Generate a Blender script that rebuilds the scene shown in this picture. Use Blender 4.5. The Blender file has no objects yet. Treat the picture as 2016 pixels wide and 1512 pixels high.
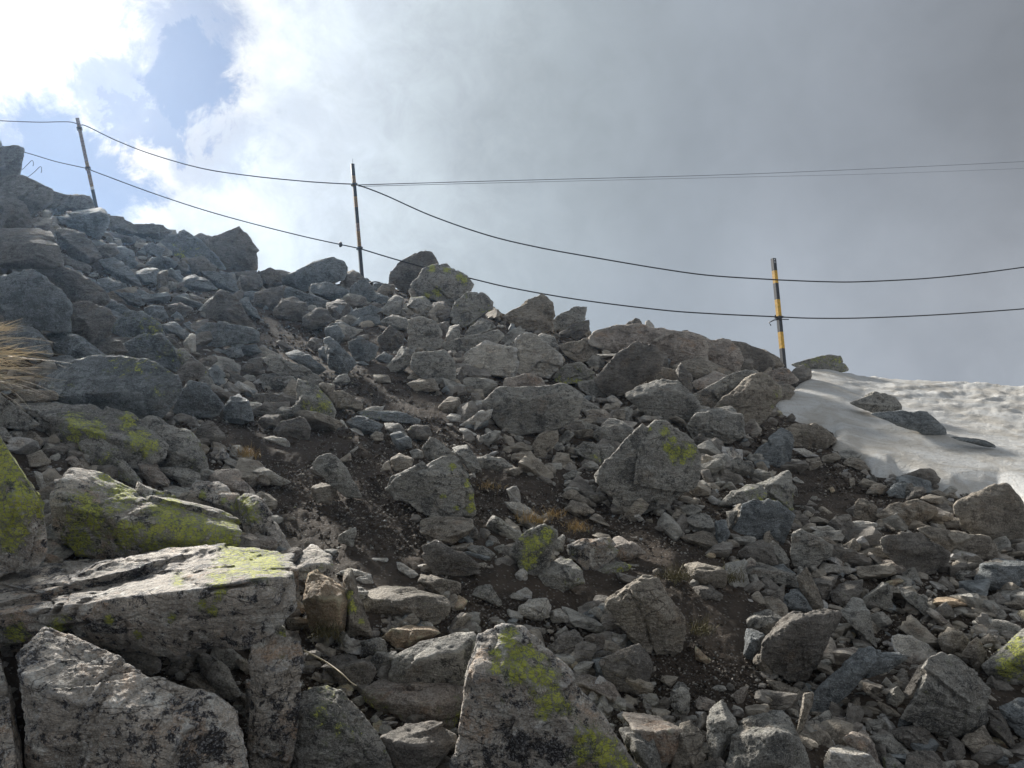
import bpy, bmesh, math, random
import numpy as np
from mathutils import Vector, Matrix
from mathutils.geometry import convex_hull_2d

random.seed(7)
RNG = np.random.default_rng(7)
scene = bpy.context.scene
COL = scene.collection

# ------------------------------------------------------------------ camera
F = 1523.0                       # focal length in pixels of the 2016 wide photograph
HAZE = 0.0010
PITCH = math.radians(8.0)
EYE = 1.5                        # eye height over the ground at the camera
cam_d = bpy.data.cameras.new('camera')
cam = bpy.data.objects.new('camera', cam_d)
COL.objects.link(cam)
cam.location = (0, 0, 0)
cam.rotation_euler = (math.pi / 2 + PITCH, 0, 0)
cam_d.sensor_fit = 'HORIZONTAL'
cam_d.sensor_width = 36
cam_d.lens = 36 * F / 2016
cam_d.clip_start = 0.05
cam_d.clip_end = 3000
scene.camera = cam
CT, ST = math.cos(PITCH), math.sin(PITCH)


def ray(x, y):
    """direction of a pixel of the photograph, with a forward depth of 1"""
    c = (x - 1008.0) / F
    u = (756.0 - y) / F
    return np.array([c, CT - u * ST, ST + u * CT])


def at(x, y, d):
    return ray(x, y) * d


def proj(P):
    P = np.asarray(P, dtype=float)
    dep = P[..., 1] * CT + P[..., 2] * ST
    up = -P[..., 1] * ST + P[..., 2] * CT
    return 1008 + F * P[..., 0] / dep, 756 - F * up / dep


# ------------------------------------------------------------------ light
sun_vec = ray(95, 45)
sun_vec = sun_vec / np.linalg.norm(sun_vec)
SUN_EL = math.asin(sun_vec[2])
SUN_AZ = math.atan2(sun_vec[0], sun_vec[1])      # clockwise from +Y
sl = bpy.data.lights.new('sun', 'SUN')
sl.energy = 5.0
sl.angle = math.radians(6.0)
sl.color = (1.0, 0.95, 0.87)
sun = bpy.data.objects.new('sun', sl)
COL.objects.link(sun)
sun.rotation_euler = Vector(sun_vec).to_track_quat('Z', 'Y').to_euler()

scene.view_settings.view_transform = 'Standard'
scene.view_settings.look = 'None'
scene.view_settings.exposure = 0.90
scene.view_settings.gamma = 1.0
scene.view_settings.use_curve_mapping = False
scene.cycles.use_denoising = True
scene.cycles.volume_bounces = 0
scene.cycles.max_bounces = 4
scene.cycles.diffuse_bounces = 2
scene.cycles.caustics_reflective = False
scene.cycles.caustics_refractive = False


class NT:
    """small node helper"""
    def __init__(s, tree):
        s.t = tree

    def n(s, kind, **kw):
        nd = s.t.nodes.new(kind)
        for k, v in kw.items():
            if k.startswith('i_'):
                key = k[2:]
                key = int(key) if key.isdigit() else key.replace('_', ' ')
                s.put(nd.inputs[key], v)
            else:
                setattr(nd, k, v)
        return nd

    def put(s, sock, v):
        if isinstance(v, bpy.types.NodeSocket):
            s.t.links.new(v, sock)
        else:
            sock.default_value = v

    def m(s, op, a, b=0.0, c=0.0, clamp=False):
        nd = s.t.nodes.new('ShaderNodeMath')
        nd.operation = op
        nd.use_clamp = clamp
        s.put(nd.inputs[0], a)
        s.put(nd.inputs[1], b)
        if op in ('MULTIPLY_ADD', 'SMOOTH_MIN', 'SMOOTH_MAX'):
            s.put(nd.inputs[2], c)
        return nd.outputs[0]

    def rng(s, v, a, b, c=0.0, d=1.0, smooth=True):
        nd = s.t.nodes.new('ShaderNodeMapRange')
        nd.interpolation_type = 'SMOOTHSTEP' if smooth else 'LINEAR'
        s.put(nd.inputs['Value'], v)
        for k, x in (('From Min', a), ('From Max', b), ('To Min', c), ('To Max', d)):
            s.put(nd.inputs[k], x)
        return nd.outputs[0]

    def mix(s, f, a, b, mode='MIX'):
        nd = s.t.nodes.new('ShaderNodeMix')
        nd.data_type = 'RGBA'
        nd.blend_type = mode
        s.put(nd.inputs['Factor'], f)
        for sock, v in ((nd.inputs[6], a), (nd.inputs[7], b)):
            if isinstance(v, (tuple, list)) and len(v) == 3:
                v = (*v, 1)
            s.put(sock, v)
        return nd.outputs[2]

    def noise(s, vec, scale, detail=4, rough=0.55, dist=0.0):
        nd = s.n('ShaderNodeTexNoise')
        s.put(nd.inputs['Vector'], vec)
        nd.inputs['Scale'].default_value = scale
        nd.inputs['Detail'].default_value = detail
        nd.inputs['Roughness'].default_value = rough
        nd.inputs['Distortion'].default_value = dist
        return nd.outputs[0]

    def vor(s, vec, scale, feature='F1', out=0, rnd=1.0):
        nd = s.n('ShaderNodeTexVoronoi', feature=feature)
        s.put(nd.inputs['Vector'], vec)
        nd.inputs['Scale'].default_value = scale
        nd.inputs['Randomness'].default_value = rnd
        return nd.outputs[out]


# ------------------------------------------------------------------ sky: broken cloud round a hidden sun
world = bpy.data.worlds.new('World')
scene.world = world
world.use_nodes = True
wt = world.node_tree
wt.nodes.clear()
W = NT(wt)
tc = W.n('ShaderNodeTexCoord')
D0 = tc.outputs['Generated']


def wdot(v):
    nd = W.n('ShaderNodeVectorMath', operation='DOT_PRODUCT')
    W.put(nd.inputs[0], D0)
    nd.inputs[1].default_value = tuple(float(q) for q in v)
    return nd.outputs['Value']


HOLES = [(352, 95, 3.4, 0.75), (372, 140, 2.6, 0.9), (235, 195, 2.5, 0.7), (262, 252, 1.6, 0.8), (120, 262, 1.6, 0.6), (110, 335, 3.3, 0.9), (205, 378, 2.6, 0.9), (30, 330, 3.0, 0.8), (420, 285, 2.6, 0.3)]
n_big = W.noise(D0, 2.2, 5, 0.5, 0.3)
n_mid = W.noise(D0, 6.0, 9, 0.62, 0.5)
n_fine = W.noise(D0, 20.0, 9, 0.66, 0.5)
warp = W.m('ADD', W.m('MULTIPLY', W.m('SUBTRACT', n_mid, 0.5), 1.0), W.m('MULTIPLY', W.m('SUBTRACT', n_fine, 0.5), 0.45))
ang = W.m('MULTIPLY', W.m('ARCCOSINE', W.m('MINIMUM', wdot(sun_vec), 0.99999)), 57.2958)     # degrees from the sun
angw = W.m('ADD', ang, W.m('MULTIPLY', warp, 9.0))
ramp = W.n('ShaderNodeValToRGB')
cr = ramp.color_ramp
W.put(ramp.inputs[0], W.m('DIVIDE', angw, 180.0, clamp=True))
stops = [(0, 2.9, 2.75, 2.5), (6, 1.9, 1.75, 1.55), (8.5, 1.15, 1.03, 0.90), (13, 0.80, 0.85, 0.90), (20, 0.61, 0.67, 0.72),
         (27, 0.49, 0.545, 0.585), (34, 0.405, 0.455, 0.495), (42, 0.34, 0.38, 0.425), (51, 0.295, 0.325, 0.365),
         (62, 0.26, 0.28, 0.31), (95, 0.35, 0.37, 0.39), (180, 0.56, 0.575, 0.60)]  # last stops: cloud behind the camera brightened to add fill light
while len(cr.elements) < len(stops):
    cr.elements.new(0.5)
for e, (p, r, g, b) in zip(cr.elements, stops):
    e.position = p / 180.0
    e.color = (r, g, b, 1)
sep = W.n('ShaderNodeSeparateXYZ')
W.put(sep.inputs[0], D0)
elev = sep.outputs['Z']
low = W.rng(elev, 0.45, 0.05, 0.86, 1.32)                   # cloud is thinner towards the horizon
var = W.rng(n_big, 0.28, 0.72, 0.82, 1.16)
fa = W.rng(ang, 45, 15, 0.05, 0.18)
var2 = W.m('ADD', W.m('MULTIPLY', W.m('SUBTRACT', W.rng(W.m('ADD', W.m('MULTIPLY', n_mid, 0.55), W.m('MULTIPLY', n_fine, 0.45)), 0.3, 0.7), 0.5), W.m('MULTIPLY', fa, 2.6)), 1.0)
cl = W.mix(1.0, ramp.outputs[0], W.m('MULTIPLY', low, W.m('MULTIPLY', var, var2)), 'MULTIPLY')
# wisps with darker bellies near the sun
bel = W.m('MULTIPLY', W.rng(ang, 30, 10), W.rng(n_mid, 0.62, 0.40))
cl = W.mix(W.m('MULTIPLY', bel, 0.6), cl, (0.56, 0.61, 0.70))
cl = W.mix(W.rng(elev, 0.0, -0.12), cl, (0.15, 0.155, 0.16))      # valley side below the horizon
sky = W.n('ShaderNodeTexSky', sky_type='NISHITA', sun_disc=False, sun_elevation=SUN_EL, sun_rotation=SUN_AZ,
          altitude=2200.0, air_density=1.0, dust_density=0.6, ozone_density=1.5)
holes = None
for hx, hy, rad, amt in HOLES:
    hv = ray(hx, hy)
    hv = hv / np.linalg.norm(hv)
    a_ = W.m('MULTIPLY', W.m('ARCCOSINE', W.m('MINIMUM', wdot(hv), 0.99999)), 57.2958)
    h_ = W.m('MULTIPLY', W.rng(W.m('ADD', a_, W.m('MULTIPLY', warp, 14.0)), rad * 1.45, rad * 0.55), amt)
    holes = h_ if holes is None else W.m('MAXIMUM', holes, h_)
blue = W.mix(0.5, (0.36, 0.50, 0.78), (0.48, 0.58, 0.80))
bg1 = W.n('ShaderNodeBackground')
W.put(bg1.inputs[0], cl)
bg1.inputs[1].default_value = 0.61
bg2 = W.n('ShaderNodeBackground')
W.put(bg2.inputs[0], sky.outputs[0])
bg2.inputs[1].default_value = 0.055
bg3 = W.n('ShaderNodeBackground')
W.put(bg3.inputs[0], blue)
bg3.inputs[1].default_value = 0.44
ad = W.n('ShaderNodeMixShader')
ad.inputs[0].default_value = 0.6
wt.links.new(bg2.outputs[0], ad.inputs[1])
wt.links.new(bg3.outputs[0], ad.inputs[2])
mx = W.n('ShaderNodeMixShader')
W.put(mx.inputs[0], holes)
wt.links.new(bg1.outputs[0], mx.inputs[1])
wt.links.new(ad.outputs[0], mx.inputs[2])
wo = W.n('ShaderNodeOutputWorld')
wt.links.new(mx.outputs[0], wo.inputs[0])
ROCKS = """
T 0 1134
m0 40,600,-60 350,385,-260 440,410,-260 600,560,-200 950,640,-150 1160,800,-60 1000,1800,0 210,1800,0 150,1100,40 60,700,0 700,1000,140 350,900,130 / 1000,800,-60 1160,800,-100 1300,780,-100 1440,860,-80 1600,980,-60 1730,960,-60 1900,1060,-40 1960,1300,0 1940,1800,0 600,1800,60 800,1000,140 1500,1200,150 1200,1500,200 # huge black and white mottled boulder with pink stains filling the bottom left corner
m0 -200,560 0,640 60,900 160,1250 190,1800 -200,1800 # dark speckled rock on the left edge beside the mottled corner boulder
w0 690,540,-80 760,520,-100 1150,560,-100 1250,660,-40 1260,740,0 1170,770,0 960,690,30 940,600,30 # flat cream stone wedged between the mottled corner boulder and the long lichen slab
w0 1560,600 1680,640 1830,800 1905,935 1830,975 1700,950 1570,740 # pale wedge shaped stone leaning left of the pink weathered block
b0 1440,850 1510,760 1570,760 1680,900 1690,960 1600,950 1470,880
b0 1870,950 2016,900 2100,1020 2060,1080 1900,1030
T 504 1134
o0 400,60,-60 430,0,-80 490,-20,-80 690,80,-60 720,220,0 700,400,0 690,480,0 540,490,0 430,380,0 400,190,0 480,180,70 640,200,90 # upright orange and white block standing right of the lichen slab
b3 690,0 720,-50 755,-40 765,60 765,260 850,340 920,460 720,460 710,250 # thin slab with a yellow green mossy rim leaning on the orange block
g0 760,60 890,130 860,180 790,250 765,200 # pale grey stone behind the mossy rimmed thin slab
w0 780,20 900,-10 930,60 870,90 820,60
b0 780,260 850,160 960,90 1150,90 1450,160 1520,240 1480,300 1390,370 1000,310 # wide brown boulder lying above the orange capped stone
b0 1300,-10 1420,10 1600,60 1600,130 1510,180 1370,110 1290,40 # brown slab resting above the wide brown boulder
o0 1530,210 1600,150 1660,200 1640,260 1570,270
g0 1700,150 1760,90 1850,80 1900,150 1940,210 1900,230 1830,190
o0 300,230 380,210 410,250 380,290 300,315
g1 0,330 130,300 200,400 240,530 120,560 0,620 -60,560 -60,400 # rough grey lichen crusted rock at the right end of the long lichen slab
m0 0,530,-60 120,480,-80 200,540,-60 340,520,-60 380,640,-20 380,720,0 310,800,0 300,1000,0 250,1350,0 250,1600,0 -60,1600,0 -60,700,0 40,760,80 200,740,90 # tall weathered block with pinkish sides right of the mottled corner boulder
m1 -80,840 20,850 70,950 80,1300 0,1400 -60,1350
d0 520,720 600,640 700,615 870,680 930,750 880,830 800,880 640,830 # dark brown rounded rock under a dry stem
g1 330,960,-60 400,870,-120 560,840,-150 680,890,-120 760,1010,-80 900,1120,-60 970,1230,-40 960,1320,0 1060,1420,0 1130,1600,0 270,1600,0 250,1350,0 300,1050,0 500,1050,90 800,1300,100 500,1400,120 # grey lichen speckled boulder left of the dark bottom block
g0 830,520 930,480 1010,510 1020,600 880,650 830,620
o0 1050,470 1200,395 1270,430 1400,400 1430,450 1300,500 1160,580 1110,560 1010,480 # bright orange topped stone behind the big square block
w0 1190,385 1270,350 1370,345 1385,395 1260,405
g0 950,600 1100,600 1110,650 1080,740 960,740 900,670 # small grey stone with a cream top wedged against the big square block
g0 1080,790,0 1110,620,-40 1300,500,-80 1500,455,-100 1570,500,-80 1700,455,-80 1710,520,-40 1650,750,0 1600,960,0 1300,900,20 1350,650,60 1560,600,60 # big square grey brown block left of the yellow lichen boulder
p1 870,900 940,830 1080,800 1500,830 1610,900 1600,1020 1510,1200 1180,1160 960,1030 880,960 # pale patchy block below the big square grey brown block
d0 990,1270,-20 1130,1200,-80 1240,1190,-80 1440,1180,-80 1560,1260,-40 1570,1300,-20 1470,1430,0 1300,1600,0 1180,1580,0 1050,1400,0 1280,1340,80 # dark angular block with a pale stripe at the bottom of the picture
w0 50,1395 200,1440 280,1512 200,1560 60,1430
m0 950,1130 1060,1140 1115,1150 1090,1180 980,1190
T 1008 1134
b0 715,210,-20 900,90,-40 990,30,-60 1060,0,-80 1160,30,-60 1200,110,-40 1270,220,-20 1350,330,0 1350,420,0 1320,560,0 1250,610,0 1110,600,20 1030,540,20 950,500,20 850,400,10 780,280,0 1180,300,70 920,110,60 # large olive brown split boulder leaning left in the dark soil
w0 35,130 110,90 155,130 150,180 90,190
w0 50,240 150,185 270,180 300,270 290,320 190,350 60,300 # pale rounded stone on the soil left of the split boulder
w0 300,280 380,260 480,335 440,370 320,370
d0 280,560 480,430 550,500 550,620 420,650 300,610
b0 570,480 640,450 710,470 700,530 610,545
w0 760,440 910,470 900,560 850,580 790,540 740,480 # pale chip just below the large split boulder
d0 620,600 780,570 800,620 660,680 590,660
d0 700,680 900,640 1000,545 1050,600 1110,680 1060,780 1030,920 860,890 740,770 # dark brown angular rock under the large split boulder
o0 440,680 500,655 545,720 520,760 450,740
p0 495,790 540,760 720,810 800,860 855,980 830,1005 700,970 600,930 510,860 # pinkish brown slab beside the yellow lichen boulder
g0 1260,900 1300,840 1360,850 1410,940 1400,1070 1340,1100 1250,1020
p0 1440,1020 1470,940 1600,990 1570,1060 1450,1050
g0 1530,1130 1570,1040 1640,980 1690,1030 1770,1200 1740,1300 1650,1380 1600,1480 1560,1400 1530,1250 # pointed grey rock standing over a black gap at the bottom
b0 1330,1180 1400,1160 1500,1260 1510,1400 1450,1540 1270,1520 1290,1400 # brown block left of the pointed rock at the bottom
p0 890,1100 980,1080 1160,1110 1320,1220 1330,1270 1260,1480 1170,1490 1150,1250 960,1200 # pink grey rock right of the yellow lichen boulder
g0 840,1210 950,1200 1140,1240 1170,1512 1180,1600 1060,1600 940,1380 # grey rock touching the right foot of the yellow lichen boulder
d0 1430,90 1560,70 1650,150 1640,200 1500,190
o0 1450,560 1570,660 1540,690 1450,660
p0 1720,940 1800,900 1870,860 1820,990 1780,1005
g0 1690,1512 1740,1260 1800,1180 1960,1110 2016,1060 2110,1060 2220,1200 2340,1400 2390,1620 1680,1620 # big grey boulder cut by the bottom edge right of the black gap
g0 1860,360 1900,290 2016,270 2130,330 2110,400 2030,470 1880,420
s0 1830,560 1850,420 1990,470 1960,600 1890,660 1830,620
b0 1900,660 1950,560 2010,540 2080,700 2020,780 1930,720
T 1512 1134
d0 -50,540,-20 20,450,-40 90,400,-60 200,290,-80 300,280,-80 580,290,-70 560,360,-40 430,470,0 380,620,0 330,760,0 290,870,0 180,850,0 0,750,0 -70,680,0 200,380,40 # dark tilted slab with a bright chipped rim, right of centre near the bottom
s0 100,240 150,140 200,100 250,120 300,200 340,270 200,265 # small bluish pyramid behind the bright rimmed dark slab
b0 230,0 300,-70 340,0 360,80 450,260 350,265 270,160 # tall brown tongue of rock behind the bright rimmed dark slab
d0 350,20 540,0 500,130 430,190 370,100
d0 490,130 560,60 740,30 730,130 620,240 520,210
g0 740,190,-20 830,120,-30 900,50,-40 950,60,-40 975,150,0 975,275,0 880,240,0 910,80,30 # tent shaped stone with a bright left face
o0 930,45 1050,15 1065,45 960,90
g0 1030,90 1240,170 1260,330 1130,230 1070,130
w0 1270,40 1390,60 1450,110 1330,110
g0 570,290 680,180 740,190 790,290 800,400 860,570 760,480 690,410 620,290 # spiky grey rock right of the bright rimmed dark slab
w0 970,480,-50 1030,455,-60 1140,470,-60 1230,530,-50 1310,610,-30 1240,665,10 1140,630,20 1020,600,10 # flat cream plate lying on top of the angular grey blocks at lower right
s0 370,910,0 500,770,-20 690,620,-50 780,575,-60 870,600,-50 840,680,40 640,920,20 440,1060,10 370,1030,0 / 780,590,-50 870,600,-50 1030,605,-40 1100,640,-20 1000,720,0 830,780,0 820,680,30 # long blue grey beam of rock over a dark hollow at lower right
g0 1100,1010,0 1240,740,-10 1280,640,-30 1360,600,-60 1480,640,-60 1700,800,-30 1780,900,-10 1700,1080,0 1690,1180,0 1640,1240,0 1530,1310,0 1230,1180,0 1050,1120,0 1500,1020,90 1220,860,60 1690,1100,40 # large faceted grey block below the cream plate
b0 1530,1300 1640,1250 1700,1180 1820,1360 1780,1470 1680,1440
d0 1040,980 1180,720 1240,690 1240,820 1110,1020
b0 1340,500 1420,400 1530,450 1600,540 1600,600 1530,640 1390,590
b0 1540,620 1650,480 1720,600 1700,720 1660,750
g1 1700,700 1880,560 2016,420 2100,400 2200,500 2200,850 1850,850 1750,770 # big olive grey boulder on the right edge above the bottom right corner
s0 1820,1030 1950,970 2150,980 2150,1350 1960,1240 1870,1120 # blue grey rock at the right edge near the bottom right corner
d0 1730,1060 1840,1070 1870,1130 1950,1330 1930,1370 1740,1200
d0 980,1220 1180,1170 1230,1180 1370,1340 1200,1380 1020,1290
g0 810,1270 940,1240 1060,1340 1050,1420 900,1380
p0 600,1290 760,1220 820,1290 890,1490 890,1560 700,1400
w0 450,1512 490,1350 570,1330 870,1500 940,1640 440,1640 # white grey rock cut by the bottom edge at lower right
w0 510,1160 580,1130 610,1190 540,1240
w0 590,1120 640,1095 655,1130 620,1175
p0 630,1220 690,1150 745,1170 740,1200 680,1260
b0 670,960 720,960 730,1080 680,1090 600,1070
g2 900,1420 960,1400 1080,1512 1080,1600 920,1600
b0 220,1250 280,930 360,920 350,1010 270,1220 240,1260
b0 0,830 100,830 280,920 280,1000 190,960 60,900
b0 1870,220 1970,170 2080,210 2050,270 1960,260
w0 1900,300 2050,270 2070,350 1950,370
s0 1640,20 1700,-80 1800,-130 2060,-100 2060,60 1900,140 1700,120 # slate grey boulder on the right edge below the snow
o0 1300,210 1350,170 1560,170 1600,230 1350,260
s0 1900,1490 2060,1440 2060,1640 1900,1640
d0 1270,300 1400,210 1460,290 1450,340 1300,350
d0 1440,1270 1540,1310 1560,1400 1500,1520 1400,1400
s0 1140,1100 1230,1180 1150,1200 1030,1180 1050,1100
d0 1100,1400 1300,1390 1400,1500 1380,1640 1100,1640
b0 60,540 160,640 130,790 60,760 -60,740
T 0 1134
# big lichen boulder etc. in full coordinates
F
m2 905,1330,-15 925,1290,-25 935,1240,-60 985,1230,-70 1030,1240,-65 1060,1270,-50 1085,1310,-35 1125,1340,-20 1175,1395,-15 1190,1440,-5 1225,1480,0 1270,1560,0 885,1560,0 890,1450,0 930,1320,40 1030,1330,45 1090,1400,40 # large pale boulder blotched with bright yellow green lichen at bottom centre
m2 -150,1150,-330 0,1138,-350 130,1103,-380 350,1098,-380 440,1086,-370 553,1093,-330 553,1135,-40 553,1200,0 470,1270,0 330,1305,0 180,1262,0 0,1265,0 -150,1265,0 -140,1225,40 180,1222,40 0,1228,40 330,1200,60 500,1145,60 # long flat slab with a cracked pinkish top and yellow green lichen along its front
m3 -60,860,-40 0,866,-40 28,885,-30 52,925,-20 65,950,-15 88,985,-5 90,1060,0 92,1085,0 70,1110,0 0,1140,0 -60,1150,0 20,980,40 # green lichen covered boulder on the left edge left of the narrow black gap
m3 108,990,0 113,935,-60 130,920,-100 190,930,-130 260,955,-140 330,975,-130 400,1000,-100 460,1025,-60 480,1050,0 470,1078,0 410,1100,0 340,1098,0 240,1113,0 180,1113,0 125,1100,0 105,1060,0 150,1000,30 300,1050,45 # wide lichen blanketed slab right of the narrow black gap
g2 45,800,-90 110,790,-110 180,798,-110 255,820,-90 290,850,-60 330,870,-40 320,910,0 270,920,0 180,900,0 110,870,0 150,840,20 240,865,20 # long tilted grey slab with green patches at left above the lichen blanketed slab
g1 270,845,-50 305,825,-60 370,855,-50 400,885,-30 405,920,0 412,940,0 350,925,0 310,920,0 360,890,20 # grey sloping rock at the right end of the long tilted grey slab
s1 60,760,-40 110,740,-60 130,720,-70 270,698,-80 300,705,-70 350,735,-50 365,765,-30 340,800,0 310,830,0 270,820,0 220,812,0 175,790,0 100,780,0 250,770,30 # huge slate blue boulder at left below the straw coloured grass
T 0 756
w0 455,80,-20 550,15,-150 600,12,-150 690,50,-70 705,120,0 680,150,0 540,95,25 460,100,5 620,88,30 690,72,15 # small bright cream stone perched on the edge of the huge slate boulder
b0 480,120 560,100 650,140 620,190 500,180
s0 1380,220,0 1460,0,-10 1500,-20,-20 1620,0,-20 1770,170,0 1720,240,0 1500,240,0 1550,110,20 # dark slate slab right of the huge slate boulder with a pale upper edge
s0 1750,200 1880,80 1960,150 1990,290 1870,310 1780,280
g0 1950,140 2060,150 2100,220 1990,210
g0 0,80,-30 120,170,-20 300,320,0 230,360,0 60,350,0 -80,330,0 -80,60,-30 # grey rock on the left edge under the dry grass
b0 130,90 300,40 420,60 450,120 300,150 150,140
g0 -80,340 40,345 100,420 60,450 -80,430
b0 150,400 250,370 330,450 280,520 170,490
b0 210,560 330,520 400,620 300,660 230,660
g1 640,490,-20 750,420,-40 850,420,-40 920,500,-20 1080,740,0 1090,790,0 950,720,0 750,680,0 730,600,0 840,560,30 # rough grey green rock standing above the lichen blanketed slab
g0 640,540 700,530 730,580 700,640 650,620
p0 520,600 580,550 650,640 660,660 560,650
p0 1080,620 1190,590 1240,660 1330,770 1310,800 1180,790 1120,700 # pink cracked rock between the lichen slab and the grey sloping rock
g0 1240,660 1400,655 1560,700 1560,760 1480,830 1380,760 # grey broken rock right of the pink cracked rock
w0 1260,800 1400,800 1480,860 1420,880 1300,840
m2 1540,760 1700,770 1760,850 1870,880 1920,1000 1870,1060 1700,1010 1580,940 1500,860 # lichen spotted rock at the upper right end of the lichen blanketed slab
m3 1880,910 1930,870 2020,880 2080,950 2160,1080 2180,1160 2050,1230 1960,1200 1900,1100 # small block with vivid yellow lichen on its face beside the dark soil
p0 1640,730 1700,685 1860,685 1990,860 1840,870 1720,830 # pinkish angular rock above the vivid lichen block
w0 1760,600 1800,575 2000,680 2060,720 1950,720 1800,650 # pale elongated stone pointing right at left of the dark soil
p0 310,1400 330,1350 400,1330 500,1390 450,1415 350,1420
g0 170,1480 210,1420 260,1410 285,1450 240,1480
m0 1410,880 1520,830 1560,880 1590,950 1540,960
m0 1690,590 1750,500 1810,570 1760,600
p0 780,1390 850,1320 980,1320 1090,1350 1080,1430 940,1440
w0 270,690 320,700 360,800 360,880 300,800
p1 1900,1200 2030,1180 2160,1230 2160,1330 2100,1400 1900,1330
T 504 756
g1 300,180,-30 340,80,-50 340,-20,-70 470,10,-60 560,100,-30 620,210,0 590,320,0 500,330,0 410,300,0 310,240,0 380,100,20 # tall greenish grey block left of the brown trail
b0 500,10 530,-5 620,-5 625,60 620,150 560,100
d0 0,90 110,60 190,80 250,140 240,190 120,190 0,140
g0 -60,170 0,145 100,170 150,230 50,240 -60,210
g0 160,220 200,180 290,180 300,230 240,280 190,260
d0 10,300 90,240 190,240 180,320 80,350
d0 150,370,-10 220,300,-20 350,260,-30 400,290,-10 420,340,0 410,430,0 330,430,0 180,400,0 340,340,30 # faceted slate stone with a lit left side below the tall greenish block
w0 60,430 130,410 260,460 260,500 140,475 # flat pale stone under the faceted slate stone
b0 620,60 680,50 830,150 830,200 780,210 640,180 # brown stone right of the tall greenish block
w0 800,220 920,175 1000,180 990,210 860,220
s1 830,230,-30 900,215,-40 1100,215,-40 1150,240,-20 1240,270,-10 1300,280,0 1270,310,10 1150,300,15 1030,295,10 900,270,5 # flat green grey plate bridging small stones in the middle of the trail
s0 720,300 790,255 870,260 1000,320 960,390 850,390 760,340 # slate wedge under the flat green grey plate
w0 740,350 810,345 850,410 780,390
g0 1015,310 1130,310 1180,400 1100,420 1040,380
w0 665,280 690,290 725,350 700,350
s0 1065,400 1130,370 1220,440 1220,500 1130,520 1070,460
d1 1190,370 1260,315 1350,330 1390,400 1340,440 1240,430
b0 900,410 950,370 1000,390 1000,440 940,450
g0 1310,500 1370,430 1440,440 1560,560 1390,600 1330,570 # grey rock leaning behind the squarish lichen dotted boulder
g0 1210,530 1260,510 1310,530 1320,580 1240,585
g0 1560,510 1660,490 1720,570 1770,680 1700,700 1610,600 # dark grey rounded stone right of the squarish lichen dotted boulder
g0 1730,590 1820,555 1960,600 2016,650 1900,680 1780,660
g0 450,640,-20 510,570,-40 590,550,-40 650,600,-30 750,750,-10 830,880,0 720,900,0 620,780,0 550,720,0 480,690,0 570,660,20 # long grey block lying slanted on the soil
d0 420,690 460,640 550,720 530,740 460,710
b0 440,820 520,780 640,820 600,890 590,940 480,930 # small brown wedge at the foot of the slanted grey block
b0 650,600 740,540 750,600 680,620
w0 740,530 800,490 760,545
w0 -20,690 60,655 150,710 270,770 200,800 80,770 # pale flat stone on the left edge of the dark soil
b0 0,700 90,720 100,790 20,800 -40,760
w0 45,870 100,880 95,960 50,960
g0 1015,830,-10 1060,720,-30 1200,670,-40 1250,640,-40 1400,590,-50 1490,555,-60 1560,580,-50 1680,710,-10 1730,850,0 1710,1040,0 1400,1050,20 1270,1000,20 1270,930,10 1080,880,0 1290,700,40 # big squarish grey boulder with yellow lichen dots in the centre of the slope
b0 1060,600 1130,550 1240,590 1220,650 1090,680
b0 1000,650 1050,600 1060,670 980,690
b0 1300,1080 1400,1050 1700,1060 1710,1130 1600,1210 1540,1270 1430,1260 1310,1160 # brown rock directly beneath the squarish lichen dotted boulder
d0 1610,1220 1720,1130 1760,1190 1750,1220 1640,1230
g0 650,1190 720,1150 780,1130 785,1180 760,1280 660,1240 # small grey triangular stone alone on the dark soil
d0 1310,1280,-10 1430,1245,-30 1550,1290,-20 1650,1340,-10 1740,1420,0 1740,1480,0 1600,1500,0 1400,1490,0 1340,1380,0 1480,1330,30 # broad dark triangular boulder below the centre boulder
g0 1640,1270 1800,1270 1880,1340 1820,1400 1700,1340
g0 1870,1290 1950,1260 1970,1300 1920,1350
w0 1110,1400 1160,1410 1280,1500 1220,1530 1150,1470
w0 1270,1430 1330,1415 1365,1440 1350,1470 1280,1460
w0 900,1370 1040,1370 1030,1400 940,1410
p0 160,1330 320,1295 360,1330 340,1410 230,1480 160,1380 # reddish stone at the upper right corner of the long lichen slab
m1 240,1512 330,1430 380,1330 440,1280 580,1360 600,1440 540,1560 460,1600 250,1600 # speckled brown rock behind the orange and white block
b0 380,1260 400,1230 470,1280 400,1310
m1 70,1110 160,1090 160,1200 280,1310 200,1330 80,1300 # weathered grey block below the vivid lichen block
w0 630,1500 700,1470 760,1455 900,1500 800,1540
w0 1720,700 1730,740 1660,720
w0 1640,160 1700,130 1740,170 1680,185
b0 1450,180 1520,110 1600,110 1620,180 1560,230 1490,230
w0 1500,260 1540,230 1620,250 1610,300 1530,300
w0 1600,330 1700,270 1860,200 1840,270 1740,350 1680,340
w0 1600,350 1660,350 1740,400 1700,415 1640,390
w0 1720,290 1800,280 1720,370
g0 1500,310 1550,310 1540,350
T 1008 756
g0 -200,150,-20 -60,40,-40 270,30,-30 370,20,-30 450,40,-20 540,110,0 500,250,0 350,330,0 220,370,0 60,390,0 -60,330,0 -80,200,0 0,150,20 # broad grey boulder above and left of the yellow streaked boulder
g0 890,80,-30 1050,10,-60 1180,-50,-70 1300,-20,-50 1440,150,0 1460,180,0 1380,250,0 1240,280,0 1080,240,0 910,120,0 1080,90,40 1280,60,40 # flat topped grey block uphill of the yellow streaked boulder
w0 930,230 1050,145 1085,165 1050,240 950,260
w0 1010,270 1050,240 1190,260 1150,290 1040,300
w0 750,110 800,90 870,150 840,180 760,140
b0 830,200 900,180 940,240 900,300 800,260
w0 1380,260 1480,170 1555,190 1500,240 1400,290
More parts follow.
